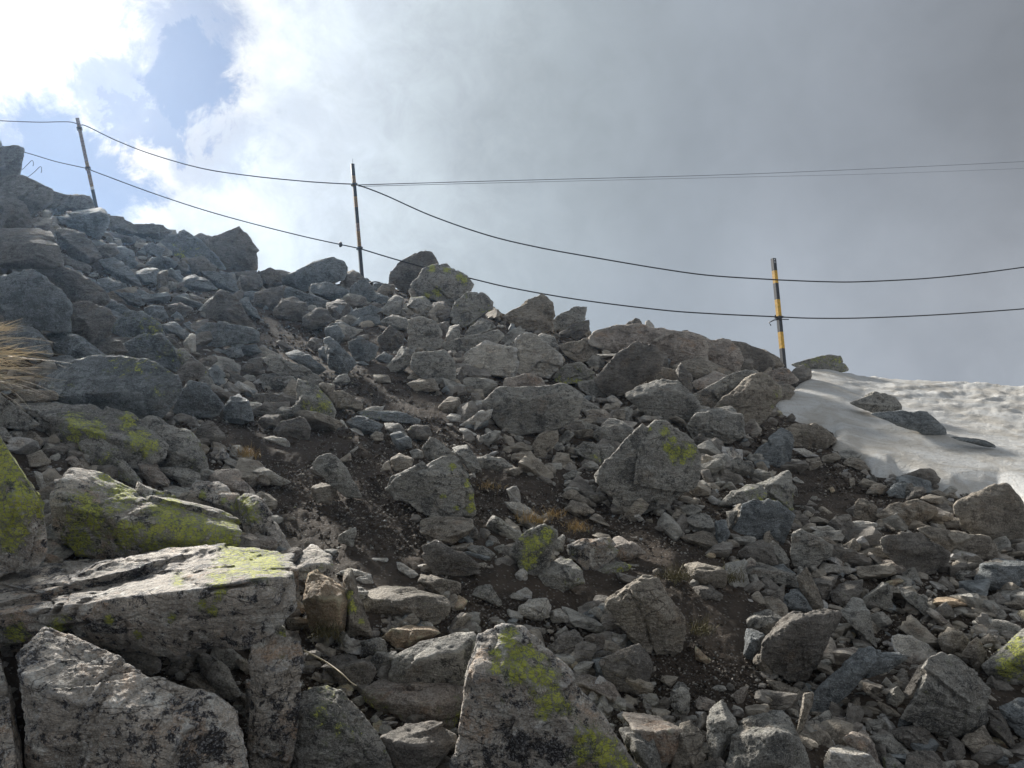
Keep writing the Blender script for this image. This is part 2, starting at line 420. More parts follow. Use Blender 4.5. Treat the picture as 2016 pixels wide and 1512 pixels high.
g0 650,370 770,280 870,300 950,370 830,510 700,460 650,410 # dark mottled stone left of the yellow streaked boulder
b0 530,280 640,260 760,270 660,340 560,320
g0 400,310 480,280 560,290 520,340 430,340
d0 270,350 330,325 400,330 370,380 300,370
g0 370,440 430,360 490,400 440,460 390,480
b0 160,500,-10 210,400,-10 260,375,-20 350,380,-10 350,450,0 250,575,0 170,550,0 # upright oval brown stone left of the yellow streaked boulder
g1 490,510 560,460 640,460 690,520 690,630 600,600 500,550 # rounded greenish stone beside the left edge of the yellow streaked boulder
g0 690,490 760,470 795,510 790,560 720,620 695,590
w0 1390,370 1430,350 1500,395 1430,400
g2 600,740,-10 800,540,-30 990,360,-40 1110,285,-50 1180,270,-50 1220,280,-45 1350,330,-40 1450,450,-20 1510,560,-5 1450,630,0 1480,740,0 1410,820,0 1200,940,0 1030,1020,10 780,950,20 710,880,15 1170,400,20 1150,800,50 900,700,30 # giant diamond shaped boulder with a yellow lichen streak right of centre
g0 1370,350 1490,210 1720,180 1800,250 1810,400 1700,460 1500,440 # grey rock with a smooth face right of the flat topped grey block
p0 1510,530 1540,470 1640,480 1640,550 1560,560
g0 1550,580 1680,550 1740,620 1700,700 1620,660
g0 1700,630 1760,580 1880,620 1910,700 1840,720 1730,700
d0 1480,680 1550,670 1580,760 1530,790
g0 1540,690 1600,680 1790,730 1690,745 1580,740
s0 1890,590 1950,520 2120,350 2200,380 2220,500 2180,700 2000,690 # slate grey upright rock at the lower edge of the snow's left rim
g1 1650,940 1740,850 1850,790 1950,800 2000,880 1960,920 1760,970 # greenish pale rock behind the blue grey angular block
s0 1740,1180,-10 1830,980,-30 1900,930,-40 2016,910,-40 2240,1030,-20 2200,1110,0 2130,1250,0 2016,1260,0 1800,1240,0 1760,1200,0 1990,1000,30 2060,1200,30 # large blue grey angular block left of the snow's lower end
w0 1740,960 1830,940 1840,990 1790,1020
g0 1690,1010 1780,1000 1750,1110 1700,1140
s0 1600,1090 1680,1080 1710,1180 1690,1270 1620,1260
g0 1360,1060 1430,1030 1530,1020 1600,1130 1590,1180 1450,1160 1380,1120 # grey angular stone above the brown rounded stone, right of centre
b0 1340,1200 1500,1155 1580,1180 1620,1280 1530,1295 1380,1240 # brown rounded flat stone right of the dark soil
d0 1120,1130 1290,1080 1340,1085 1340,1180 1240,1185 1150,1155
b0 1285,970 1360,950 1410,980 1380,1010 1280,1000
b0 1280,1050 1330,1030 1370,1060 1330,1090
b0 420,990 480,920 560,940 650,1000 580,1040 500,1030
b0 410,870 470,830 540,860 650,940 650,965 540,940 430,900
b0 610,1060 660,1020 700,1040 770,1120 700,1100
w0 960,1040 1000,1025 1040,1070 1000,1085
w0 490,800 520,750 600,760 590,810 520,820
b0 610,880 680,870 720,910 700,940 640,930
b0 710,930 750,915 775,940 760,965
b0 0,560 70,530 140,540 180,640 130,650 0,610
b0 -60,650 0,640 70,690 40,740 -60,700
w0 170,590 230,590 230,610 190,615
b0 240,650 300,620 350,680 330,720 270,710
g0 400,720 480,680 550,700 500,740 430,760
w0 -40,830 40,800 65,870 60,930 -10,920
w0 -60,930,-10 60,930,-30 110,960,-20 240,1060,0 200,1080,0 50,1040,0 20,980,10 # bright pale stone above the little tufts of orange grass
w0 450,1240 480,1220 505,1240 470,1260
g2 0,1310,-10 100,1200,-20 190,1130,-30 260,1110,-30 360,1170,-10 300,1380,0 280,1440,0 200,1512,0 100,1500,0 20,1380,0 200,1280,30 # rounded green lichened boulder below the orange grass tufts
g0 340,1230 400,1185 420,1220 400,1320 340,1330
m1 450,1270,-20 560,1230,-30 640,1230,-20 750,1220,-20 825,1310,0 800,1370,0 690,1450,0 610,1470,0 490,1360,0 560,1290,20 # black and white mottled heart shaped stone right of the green lichened boulder
p0 800,1220 850,1205 960,1280 1050,1330 900,1400 830,1380 780,1300 # pinkish brown flat rock right of the mottled heart shaped stone
b0 630,1190 680,1170 770,1190 780,1240 700,1230
g1 640,1490 750,1420 870,1400 930,1430 880,1490 760,1512
g1 230,1512 300,1420 380,1380 450,1380 550,1470 560,1560 380,1640 250,1580 # low green grey rock between the green lichened boulder and the pale chips
w0 20,1500 80,1450 120,1480 120,1540 60,1560
b0 810,1500 860,1480 890,1512 850,1530
b0 1110,1470 1150,1450 1180,1512 1110,1530
w0 430,1300 455,1300 475,1340 440,1350
w0 940,1210 990,1200 985,1220
o0 1520,1350 1560,1325 1605,1330 1600,1365 1560,1375
b0 1370,1430 1470,1405 1640,1440 1680,1490 1660,1590 1500,1600 1420,1520
d0 1790,1350 1850,1270 1960,1230 2040,1280 2100,1420 1900,1420
g0 1830,1490 1900,1440 2016,1430 2200,1500 2240,1600 2100,1580 1880,1520
T 1512 756
b0 150,370,-20 230,320,-20 370,310,-20 470,380,0 550,440,0 480,490,0 340,510,0 200,490,0 200,410,0 370,400,20 # brown cracked boulder against the snow's curved left rim
b0 -60,60 60,20 160,30 200,70 150,120 40,130 -60,110
g0 650,150,0 700,140,0 830,80,-30 900,70,-40 980,110,-20 1060,190,0 1020,230,0 930,240,0 820,220,0 700,170,0 860,160,30 # upper dark rock poking out of the snow
s0 830,240,0 950,230,-20 1050,215,-30 1240,220,-30 1310,290,-10 1375,350,0 1370,390,0 1200,385,0 1050,330,0 950,280,0 1060,310,20 1200,310,20 # lower slate block poking out of the snow
s0 1450,415 1580,425 1710,440 1780,480 1790,500 1700,490 1560,450 # thin low slate rock barely showing through the snow
b0 600,620 640,575 720,580 800,670 800,710 700,690 620,650 # brown stone at the rim of the snow
p0 730,690 770,670 800,720 740,710
b0 430,570 540,540 570,590 500,620 430,610
w0 180,590 260,600 300,640 290,665 180,640
w0 190,510 290,510 400,570 300,580
b0 300,590 400,580 430,640 330,680
g1 -80,800 60,740 160,690 190,800 200,1000 60,960 -60,860 # brown grey slab standing behind the blue grey angular block
g0 190,790 230,840 240,900 200,880
g0 190,750 220,730 290,780 230,790
d0 960,720 1060,740 1080,780 950,770
g0 1070,770 1110,755 1160,785 1090,790
b0 780,860 830,790 890,780 930,810 910,870 850,880
s0 930,850 1000,780 1090,790 1090,870 1060,900 960,880
d0 1090,900 1130,820 1220,810 1250,850 1180,920 1110,925
b0 1280,850 1340,830 1460,900 1440,915 1350,870
b0 1200,900 1260,870 1380,890 1480,950 1450,990 1320,960
b0 680,1050,-10 690,940,-20 720,915,-20 780,920,-20 855,970,0 850,1060,0 780,1100,0 700,1080,0 770,950,20 # cube like brown stone standing on the scree below the snow
b0 870,1030,-10 960,960,-30 1160,930,-40 1310,980,-20 1310,1010,0 1200,1100,0 1080,1140,0 930,1080,0 1000,1030,30 # broad brown flat boulder below the snow edge
b0 1480,930,-20 1600,860,-30 1740,840,-30 1850,780,-40 1890,785,-35 1960,900,-10 1970,1000,0 2000,1100,0 2016,1280,0 1830,1290,0 1690,1190,0 1500,1090,0 1480,1000,0 1800,880,20 1760,1160,40 # huge brown grey boulder touching the snow's lower right corner
b0 1200,1150,-30 1270,1125,-40 1500,1170,-30 1740,1200,-20 1800,1310,0 1790,1380,0 1600,1370,0 1440,1330,0 1380,1290,0 1260,1200,0 1600,1260,20 # long low brown boulder beneath the huge brown grey boulder
d0 900,1200,-20 1200,1170,-40 1300,1240,-20 1410,1330,0 1390,1420,0 1210,1512,0 1100,1500,0 920,1330,0 1150,1300,30 # big dark brown block left of the long low boulder
p0 860,1400 940,1380 1060,1410 1120,1430 1080,1520 960,1490 880,1440
g0 770,1200 830,1170 900,1190 895,1275 830,1250
b0 520,1330 620,1250 680,1225 730,1290 710,1370 640,1400 540,1390 # rounded reddish brown stone right of centre below the scree
w0 670,1090 780,1080 860,1100 850,1150 760,1170 660,1170
w0 330,1130 440,1120 490,1180 480,1200 400,1170
b0 390,1200 480,1210 570,1280 500,1260 440,1240
g0 180,1300,-10 210,1170,-20 260,1140,-20 380,1210,-10 490,1270,0 480,1350,0 360,1460,0 200,1440,0 280,1300,20 # greenish grey block with a shadowed right side below the blue grey angular block
g0 -40,1290 40,1250 90,1270 170,1390 160,1430 40,1410 -40,1350
s0 0,1440 120,1420 220,1500 150,1520 0,1500
g0 230,1500 240,1430 310,1470 340,1530 260,1540
w0 410,1490 430,1400 560,1430 690,1460 620,1490
d0 1560,1512 1700,1420 1800,1380 1900,1420 1880,1500 1700,1550
p0 300,1080 330,1070 340,1100 310,1110
o0 480,820 510,810 530,840 500,860
b0 640,740 680,740 685,790 650,810
b0 1580,1370 1650,1350 1700,1400 1640,1430 1580,1410
s0 1930,1440 1960,1380 2060,1420 2060,1500 1960,1490
T 0 378
g0 460,195,-20 620,150,-190 785,125,-190 850,190,-10 500,204,20 640,186,35 775,156,35 860,260,0 770,370,0 690,340,0 600,300,0 500,250,0 650,180,10 # dark block with a white gleaming top edge at the foot of the far left pole
b0 430,100 540,35 600,15 690,40 740,120 700,150 560,150 450,140 # brown flat rock just behind the foot of the far left pole
b0 200,60 260,-50 330,-35 430,5 530,30 450,110 300,120 # dark sloping crest rock left of the far left pole
b0 850,190 950,200 1050,250 1080,320 950,330 860,270
b0 1040,255 1190,250 1270,265 1350,310 1300,370 1150,370 1050,330
g1 1280,400,-20 1340,340,-30 1450,310,-40 1530,350,-30 1680,480,-10 1770,600,0 1700,600,0 1500,540,0 1300,480,0 # long mossy sloping boulder on the crest left of the peaked crest boulder
d0 1530,350 1580,320 1660,360 1720,400 1700,470 1640,440
d0 1670,360,-30 1800,300,-40 1885,275,-40 1960,330,-30 2010,450,-10 2010,600,0 1850,610,0 1720,560,0 1650,470,0 1850,430,20 # tall peaked boulder standing on the crest against bright cloud
g0 780,545 900,520 960,560 1080,680 1110,740 960,720 850,620 # dark rock with one bright white flat corner below the far left pole
g0 775,690 850,675 1000,740 1090,820 1090,880 1020,895 870,800 790,740 # long pale grey stone lying slanted in the upper left scree
b0 450,490 600,560 720,590 700,640 560,600 470,540
d0 280,600 520,600 620,640 760,740 830,800 820,860 700,870 520,830 380,740 # dark mossy boulder in the upper left shade
d0 590,770 710,735 830,800 860,860 780,920 620,880
g0 810,860 880,850 1000,920 1040,950 900,960 820,910
g1 920,1000,-10 1020,940,-20 1120,945,-20 1240,1040,0 1260,1110,0 1150,1150,0 980,1140,0 850,1090,0 1080,1030,20 # dome shaped boulder with a thin sunlit rim in the upper left scree
g0 0,700,-30 150,670,-40 260,645,-40 450,780,-20 540,880,0 550,1090,0 380,1060,0 200,1010,0 0,1010,0 -100,1010,0 -100,700,-20 250,850,40 # massive hazy blue grey boulder on the left edge above the straw grass
d0 550,900 700,870 860,930 900,1020 860,1120 750,1220 640,1170 570,1080 # tall dark brown rock between the massive hazy boulder and the dome shaped boulder
b0 760,1210 850,1130 950,1180 1010,1260 880,1315 790,1290 # brown rounded triangular rock above the huge slate boulder
g1 1000,1190,-10 1100,1130,-20 1260,1140,-20 1380,1250,-10 1450,1370,0 1440,1440,0 1250,1330,0 1120,1280,0 1000,1270,0
g1 1380,1240,-10 1460,1260,-20 1600,1360,-10 1630,1430,0 1580,1480,0 1460,1450,0 1430,1340,0 # mossy dark rock at the upper right of the huge slate boulder
g0 380,1130 450,1100 600,1140 720,1250 860,1310 800,1350 600,1340 450,1280 # speckled grey slab above the straw coloured grass tips
g0 0,1120 150,1060 290,1080 380,1180 420,1290 300,1290 100,1240 -60,1200
g0 350,1310 480,1290 560,1300 600,1350 560,1430 400,1420 340,1370
d0 -100,300 150,320 330,300 460,430 500,580 300,580 100,560 -100,600 # shadowed blue rock mass on the left edge near the crest
b0 450,300 560,290 700,370 780,510 700,560 560,520 480,420 # sloping brown rock right of the shadowed blue rock mass
d0 -100,0 100,20 220,100 250,280 150,330 -100,300
b0 730,430 900,410 940,480 880,520 760,480
g0 880,360 950,370 960,410 900,400
g0 1130,420 1200,400 1290,450 1260,520 1150,480
g0 960,520 1040,500 1090,560 1040,610 980,590
g0 1060,630 1150,600 1240,610 1240,720 1120,720
b0 1240,640 1320,620 1330,750 1240,760
g0 1290,560 1360,545 1390,570 1340,610
b0 1380,560 1460,540 1490,620 1420,640
b0 1490,540 1590,510 1700,590 1680,650 1520,650
g0 1400,730 1480,670 1540,655 1640,700 1720,770 1600,780 1480,770 # thin edged tilted stone below the mossy crest boulder
s0 1590,630 1700,625 1820,650 1880,790 1740,770 1640,700 # flat slate rock left of the square crest block
d0 1860,640 2016,620 2060,700 2050,780 1920,780
g0 1750,770 1830,700 1900,790 1850,830
g0 1040,770 1120,770 1190,815 1110,820
g0 1130,920 1200,890 1290,910 1320,990 1240,1010 1150,980 # rounded grey stone in the middle of the upper left scree
b0 1310,900 1420,870 1520,920 1450,980 1330,970
w0 1560,930 1640,850 1735,785 1700,850 1600,930
d0 1580,960,-10 1700,870,-20 1740,790,-30 1850,840,-30 1930,950,-10 2010,1070,0 1850,1070,0 1660,1000,0 1800,920,20 # large dark wedge boulder with a bright thin edge in the upper slope
g0 1890,860 1960,860 2016,920 2050,1000 1950,960
g0 1880,800 1990,780 2060,790 2050,860 1950,850
g0 1540,1100,-10 1640,1020,-20 1800,1040,-20 1980,1070,-10 2016,1110,0 2000,1180,0 1850,1200,0 1700,1220,0 1560,1180,0 # pale grey flat block high on the left of the trail
w0 1450,1190 1500,1115 1540,1130 1545,1250 1510,1275 1460,1220 # small pale upright stone beside the pale flat block
g0 1270,1050 1380,1020 1500,1120 1470,1160 1330,1120
g0 1440,1040 1500,1020 1540,1110 1480,1090
g0 1630,1290 1700,1280 1790,1370 1700,1370 1640,1340
g0 1770,1250 1880,1210 1920,1290 1800,1310
g0 1870,1220 2016,1200 2060,1260 1930,1290
d0 1900,1390 1980,1310 2060,1300 2060,1430 1950,1440
T 0 200
T 504 378
d0 20,640 110,595 190,640 200,720 100,770 10,720 # dark crest rock right of the tall peaked boulder
b0 185,610 240,625 280,640 210,690
g0 240,630,-20 400,570,-30 560,510,-40 690,550,-30 715,620,-10 680,690,0 500,720,0 380,770,0 210,700,0 500,620,20 # broad flat crest boulder just left of the middle pole
b0 680,640 760,615 830,660 860,700 740,780 690,720 # rounded rock at the foot of the middle pole, on its left
g0 740,780,0 790,710,-10 850,685,-20 920,750,0 940,830,0 840,880,0 740,840,0 # pointed grey rock at the foot of the middle pole, in front of it
b0 950,790 1010,720 1080,730 1095,790 1000,830
g0 440,730 560,710 720,780 680,860 560,840 440,790 # grey slab with a pale edge below the broad flat crest boulder
g0 530,700 560,660 680,645 700,680 570,720
g0 220,760,-10 290,750,-20 430,800,-10 570,850,0 560,910,0 400,920,0 250,840,0 # long ridge backed stone below the broad flat crest boulder
b0 0,790 110,770 220,740 200,860 110,920 0,880 # brown block at the left end of the middle scree
b0 150,920 200,850 300,830 390,880 400,1000 260,1010 160,970
b0 370,1060 380,990 470,915 540,930 620,1010 500,1070 430,1090 # rounded brown triangular stone above the upper soil
d0 560,880 680,860 750,910 720,1010 640,1010 570,930
d0 700,860 740,830 850,830 880,890 760,910
g0 700,990,-10 780,920,-20 900,895,-20 990,930,0 840,1010,0 800,1030,0 720,1020,0
g0 830,1000 890,955 960,970 985,1030 920,1060 850,1050
g0 990,1020 1080,965 1200,1010 1210,1080 1060,1080
g0 970,930 1090,820 1160,840 1130,950 1040,980
g0 890,800 950,790 1040,830 1010,880 920,860
d0 960,1150 1060,1060 1160,1130 1160,1210 1080,1260 1000,1220 # rounded boulder with a dark hollow in its face below the middle pole
g0 1210,1230,0 1215,1020,-20 1290,980,-30 1400,1010,-30 1450,1090,-10 1460,1200,0 1380,1240,0 # upright squarish mottled boulder below the tall twin crest boulder
d0 1045,720,0 1070,620,-20 1180,520,-30 1300,460,-40 1380,480,-30 1440,560,-10 1440,640,0 1330,720,0 1210,780,0 1100,740,0 1250,600,30 # tall rounded dark crest boulder right of the middle pole, rear of the twin pair
g1 1255,730,-10 1330,620,-20 1440,590,-30 1580,620,-30 1660,660,-20 1710,720,-10 1670,800,0 1560,900,0 1400,840,0 1300,810,0 1450,680,20 # large squarish lichened crest boulder, front of the twin pair
g0 1440,580 1500,560 1540,600 1480,600
g0 1100,740 1140,680 1190,650 1215,690 1190,770 1120,775
b0 1200,770 1260,740 1310,810 1240,860
g1 1190,900 1220,830 1320,830 1390,890 1380,990 1270,980 # mossy topped stone under the front twin crest boulder
d0 1400,880 1480,870 1550,930 1540,1020 1450,1040 1400,990 # dark blocky stone under the front twin crest boulder
g1 1540,1030,0 1560,880,-10 1660,780,-30 1780,800,-30 1850,870,-10 1860,920,0 1740,960,0 1640,1060,0 # pale grey rock right below the twin crest boulders
g0 1640,1140 1700,1050 1770,1000 1880,1060 1860,1120 1720,1160
g0 1490,1160 1530,1060 1600,1050 1600,1150 1540,1200
g0 1460,1190,-10 1560,1180,-20 1880,1095,-30 1930,1130,-10 1850,1220,0 1700,1260,0 1600,1260,0 1500,1240,0 # long flat topped rock above the big pale speckled boulder
w0 1610,1360,-10 1680,1280,-20 1810,1180,-30 1920,1210,-30 2040,1240,-20 2050,1370,0 1990,1460,0 1860,1450,0 1720,1400,0 1640,1400,20 # big pale speckled boulder with a black shadowed underside high in the centre
s0 720,1180,-10 800,1150,-20 960,1220,-10 930,1300,0 880,1330,0 780,1310,0 740,1240,0 # dark slate boulder on the upper soil
g0 530,1160 580,1140 650,1200 700,1290 780,1340 700,1420 580,1380 570,1220 # leaning slender grey stone stack beside the upper trail
b0 400,1200 440,1150 520,1160 520,1220 450,1250
g0 490,1240 530,1215 580,1230 570,1320 500,1300
g0 540,1070 640,1050 690,1140 640,1190 560,1140
g0 560,1060 680,1020 740,1060 700,1090
g0 1040,1370 1150,1220 1250,1260 1240,1340 1160,1400 1080,1420 # dark angular stone left of the grey mottled block, mid slope
g0 1240,1380,0 1250,1270,-20 1480,1240,-30 1560,1340,-10 1560,1480,0 1430,1512,0 1300,1450,0 1400,1330,20 # grey mottled block left of the big pale speckled boulder
g0 940,1310 1010,1260 1080,1290 1050,1350 970,1340
w0 -40,1230,-20 60,1210,-20 200,1290,-10 190,1320,0 80,1290,0 -60,1290,0
g0 50,1310,-10 120,1290,-20 350,1370,-20 480,1440,-10 540,1512,0 400,1560,0 250,1480,0 120,1400,0 # striped flat grey slab left of the upper trail
g0 250,1280 330,1250 430,1300 560,1400 480,1440 330,1350
g0 60,1440 200,1430 330,1512 250,1560 60,1540
d0 160,1180 200,1165 290,1230 210,1240
b0 1180,1470 1260,1400 1360,1390 1390,1440 1280,1490
b0 1200,1512 1290,1470 1400,1470 1440,1560 1250,1570
g0 600,1500 650,1440 720,1430 740,1490 680,1530
g0 780,1340 840,1330 890,1360 840,1370
d0 1560,1400 1620,1380 1640,1500 1560,1500
g0 930,720 1000,715 960,780 910,760
d0 1560,1280 1620,1250 1680,1300 1620,1360
b0 920,1440 1040,1440 1060,1500 960,1500
T 1008 456
b0 -40,660,-10 60,590,-30 180,520,-40 230,505,-40 300,550,-20 330,680,0 320,760,0 230,800,0 120,740,0 -20,720,0 160,680,30 # peaked streaky crest boulder with a dark front, left of the two leaning crest stones
g0 340,690,-10 400,640,-20 500,590,-30 575,595,-30 575,690,0 470,740,0 390,800,0 350,740,0 # upper of the two leaning crest stones, against the sky
d1 380,800 470,740 600,700 605,780 500,850 420,840 # lower of the two leaning crest stones
g0 300,700 350,690 370,760 330,790
w0 40,860,-10 110,795,-20 170,810,-20 240,870,-10 370,970,0 370,1060,0 300,1160,0 120,1120,0 20,1090,0 60,960,10 220,1000,20 # faceted pale grey boulder with a shadowed base right of the big pale speckled boulder
g0 190,830 240,800 330,830 370,910 300,930 240,880
g0 -60,900 0,880 50,1000 40,1070 -40,1080
g1 320,1150,-10 430,1040,-20 520,1040,-20 640,1110,-10 680,1190,0 560,1190,0 400,1190,0 # greenish domed rock left of the dark diamond block
g0 520,1190,-10 640,1165,-20 700,1240,-10 740,1300,0 620,1290,0 540,1250,0
b0 370,900,-20 500,880,-30 590,850,-30 680,940,-10 660,1000,0 520,1030,0 420,970,0 # layered rubble rock right of the faceted pale grey boulder
d0 670,880 740,860 830,950 720,960
g0 660,965 830,965 810,1000 690,1000
d0 680,1160,-10 840,970,-20 970,860,-30 1100,920,-20 1170,1010,-10 1150,1080,0 1000,1220,0 920,1260,0 740,1300,0 700,1220,0 1050,1080,20 700,1180,20 # dark diamond block with straight edges leaning on the pale crest slab
p0 640,870,-30 720,790,-40 840,750,-50 990,740,-50 1160,760,-50 1300,790,-40 1400,810,-40 1500,840,-30 1400,900,-10 1520,1010,0 1280,1060,0 1170,1010,0 1000,880,0 830,940,0 700,900,0 1200,880,20 # wide rugged pinkish crest slab
p0 1400,850,-30 1560,860,-40 1690,860,-40 1780,900,-30 1800,1000,-10 1760,1120,0 1620,1060,10 1500,990,20 1380,1000,10 1380,900,-10 1640,960,30 # pinkish square ended overhanging block at the right end of the rugged crest slab
b0 1280,1060 1380,1010 1500,990 1640,1070 1740,1120 1580,1170 1420,1180 1300,1110 # brown shaded rock beneath the overhanging pinkish block
d0 880,750 970,680 1000,690 1045,760 960,770 # small pointed stone standing on the rugged crest slab
w0 1050,710 1080,695 1125,750 1100,765 1055,765
d0 750,780 820,730 870,750 830,790
d0 1620,855 1660,835 1715,865
g0 1430,815 1500,815 1560,850 1480,850
d0 1340,780 1380,775 1410,800 1360,810
d0 1740,870,-30 1850,880,-30 1910,930,-20 2016,970,-10 2060,1040,0 1990,1110,0 1900,1090,0 1800,1050,0 # dark layered crest rock left of the right pole
b0 1900,940 1990,930 2100,1000 2150,1060 2080,1080 2000,1040
b0 1800,1060 1880,1060 1960,1120 1880,1130
b0 1060,1150 1180,1060 1280,1100 1300,1180 1200,1220 1080,1220
d0 1290,1100 1330,1040 1420,1150 1410,1290 1330,1220
p0 1420,1190 1600,1100 1700,1140 1600,1200 1540,1260 1440,1240 # cracked pink brown rock beneath the overhanging pinkish block
g0 1420,1290,0 1560,1210,-20 1720,1130,-30 1800,1105,-40 1900,1120,-30 1720,1240,0 1600,1400,0 1450,1370,0
b1 1700,1280,-10 1860,1150,-30 1960,1140,-30 2060,1200,-20 2120,1260,0 2040,1420,0 1900,1570,0 1700,1540,0 1560,1450,0 1620,1360,0 1880,1250,30 # large ochre stained brown boulder left of the snow's upper tip
p0 2000,1110,-10 2080,1080,-20 2180,1090,-20 2250,1170,0 2190,1210,0 2080,1200,0
b0 2060,1230 2180,1200 2230,1240 2170,1300 2080,1310
g0 380,1190 480,1230 580,1290 520,1300 380,1230
p0 -40,1160,-20 100,1130,-30 230,1150,-20 280,1230,0 180,1310,0 60,1340,0 -80,1310,0
g0 660,1120 700,1130 690,1180
F
g1 1558,718,0 1600,706,-10 1632,700,-10 1650,702,-10 1668,728,0 1650,732,0 1600,735,0 # olive brown rock peeping over the top of the snow
d0 -30,270,0 2,275,0 8,300,0 5,320,0 -30,350,0
d0 -60,310,-10 0,303,-10 25,295,-15 33,291,-15 42,300,-8 43,318,0 40,335,0 36,356,0 0,372,0 -60,370,0 10,330,12 # dark upright crag on the left edge of the skyline beside bare wires
d0 -40,350,-10 36,348,-20 60,362,-20 98,374,-20 100,400,0 60,425,0 0,425,0 -40,425,0 30,390,10 # broad shadowed crest rock under the dark upright crag at the left edge
"""
# ------------------------------------------------------------------ materials
def mat(name):
    m = bpy.data.materials.new(name)
    m.use_nodes = True
    m.node_tree.nodes.clear()
    t = NT(m.node_tree)
    out = t.n('ShaderNodeOutputMaterial')
    b = t.n('ShaderNodeBsdfPrincipled')
    m.node_tree.links.new(b.outputs[0], out.inputs[0])
    return m, t, b


def simple(name, col, rough=0.6, metal=0.0, var=0.25, scale=30):
    m, t, b = mat(name)
    tc = t.n('ShaderNodeTexCoord')
    n = t.noise(tc.outputs['Object'], scale, 5, 0.6)
    c = t.mix(1.0, (*col,), t.rng(n, 0.3, 0.7, 1 - var, 1 + var), 'MULTIPLY')
    t.put(b.inputs['Base Color'], c)
    b.inputs['Roughness'].default_value = rough
    b.inputs['Metallic'].default_value = metal
    bp = t.n('ShaderNodeBump')
    bp.inputs['Strength'].default_value = 0.2
    bp.inputs['Distance'].default_value = 0.002
    t.put(bp.inputs['Height'], n)
    t.put(b.inputs['Normal'], bp.outputs[0])
    return m


ROCKCOL = {   # base, spot dark, spot pale, mottling amount, speckle amount
    'g': ((0.345, 0.332, 0.300), (0.075, 0.076, 0.075), (0.40, 0.40, 0.375), 0.75, 0.5),
    'b': ((0.335, 0.300, 0.250), (0.090, 0.073, 0.058), (0.37, 0.335, 0.29), 0.6, 0.4),
    'd': ((0.225, 0.207, 0.184), (0.055, 0.050, 0.046), (0.26, 0.245, 0.22), 0.5, 0.4),
    'w': ((0.56, 0.525, 0.46), (0.22, 0.20, 0.175), (0.64, 0.62, 0.58), 0.5, 0.4),
    'p': ((0.42, 0.365, 0.318), (0.13, 0.105, 0.092), (0.50, 0.44, 0.40), 0.65, 0.35),
    'o': ((0.52, 0.39, 0.27), (0.20, 0.15, 0.11), (0.60, 0.53, 0.44), 0.5, 0.35),
    's': ((0.235, 0.252, 0.258), (0.068, 0.078, 0.085), (0.34, 0.365, 0.37), 0.65, 0.5),
    'm': ((0.52, 0.465, 0.40), (0.050, 0.048, 0.052), (0.72, 0.70, 0.64), 1.0, 0.5),
}


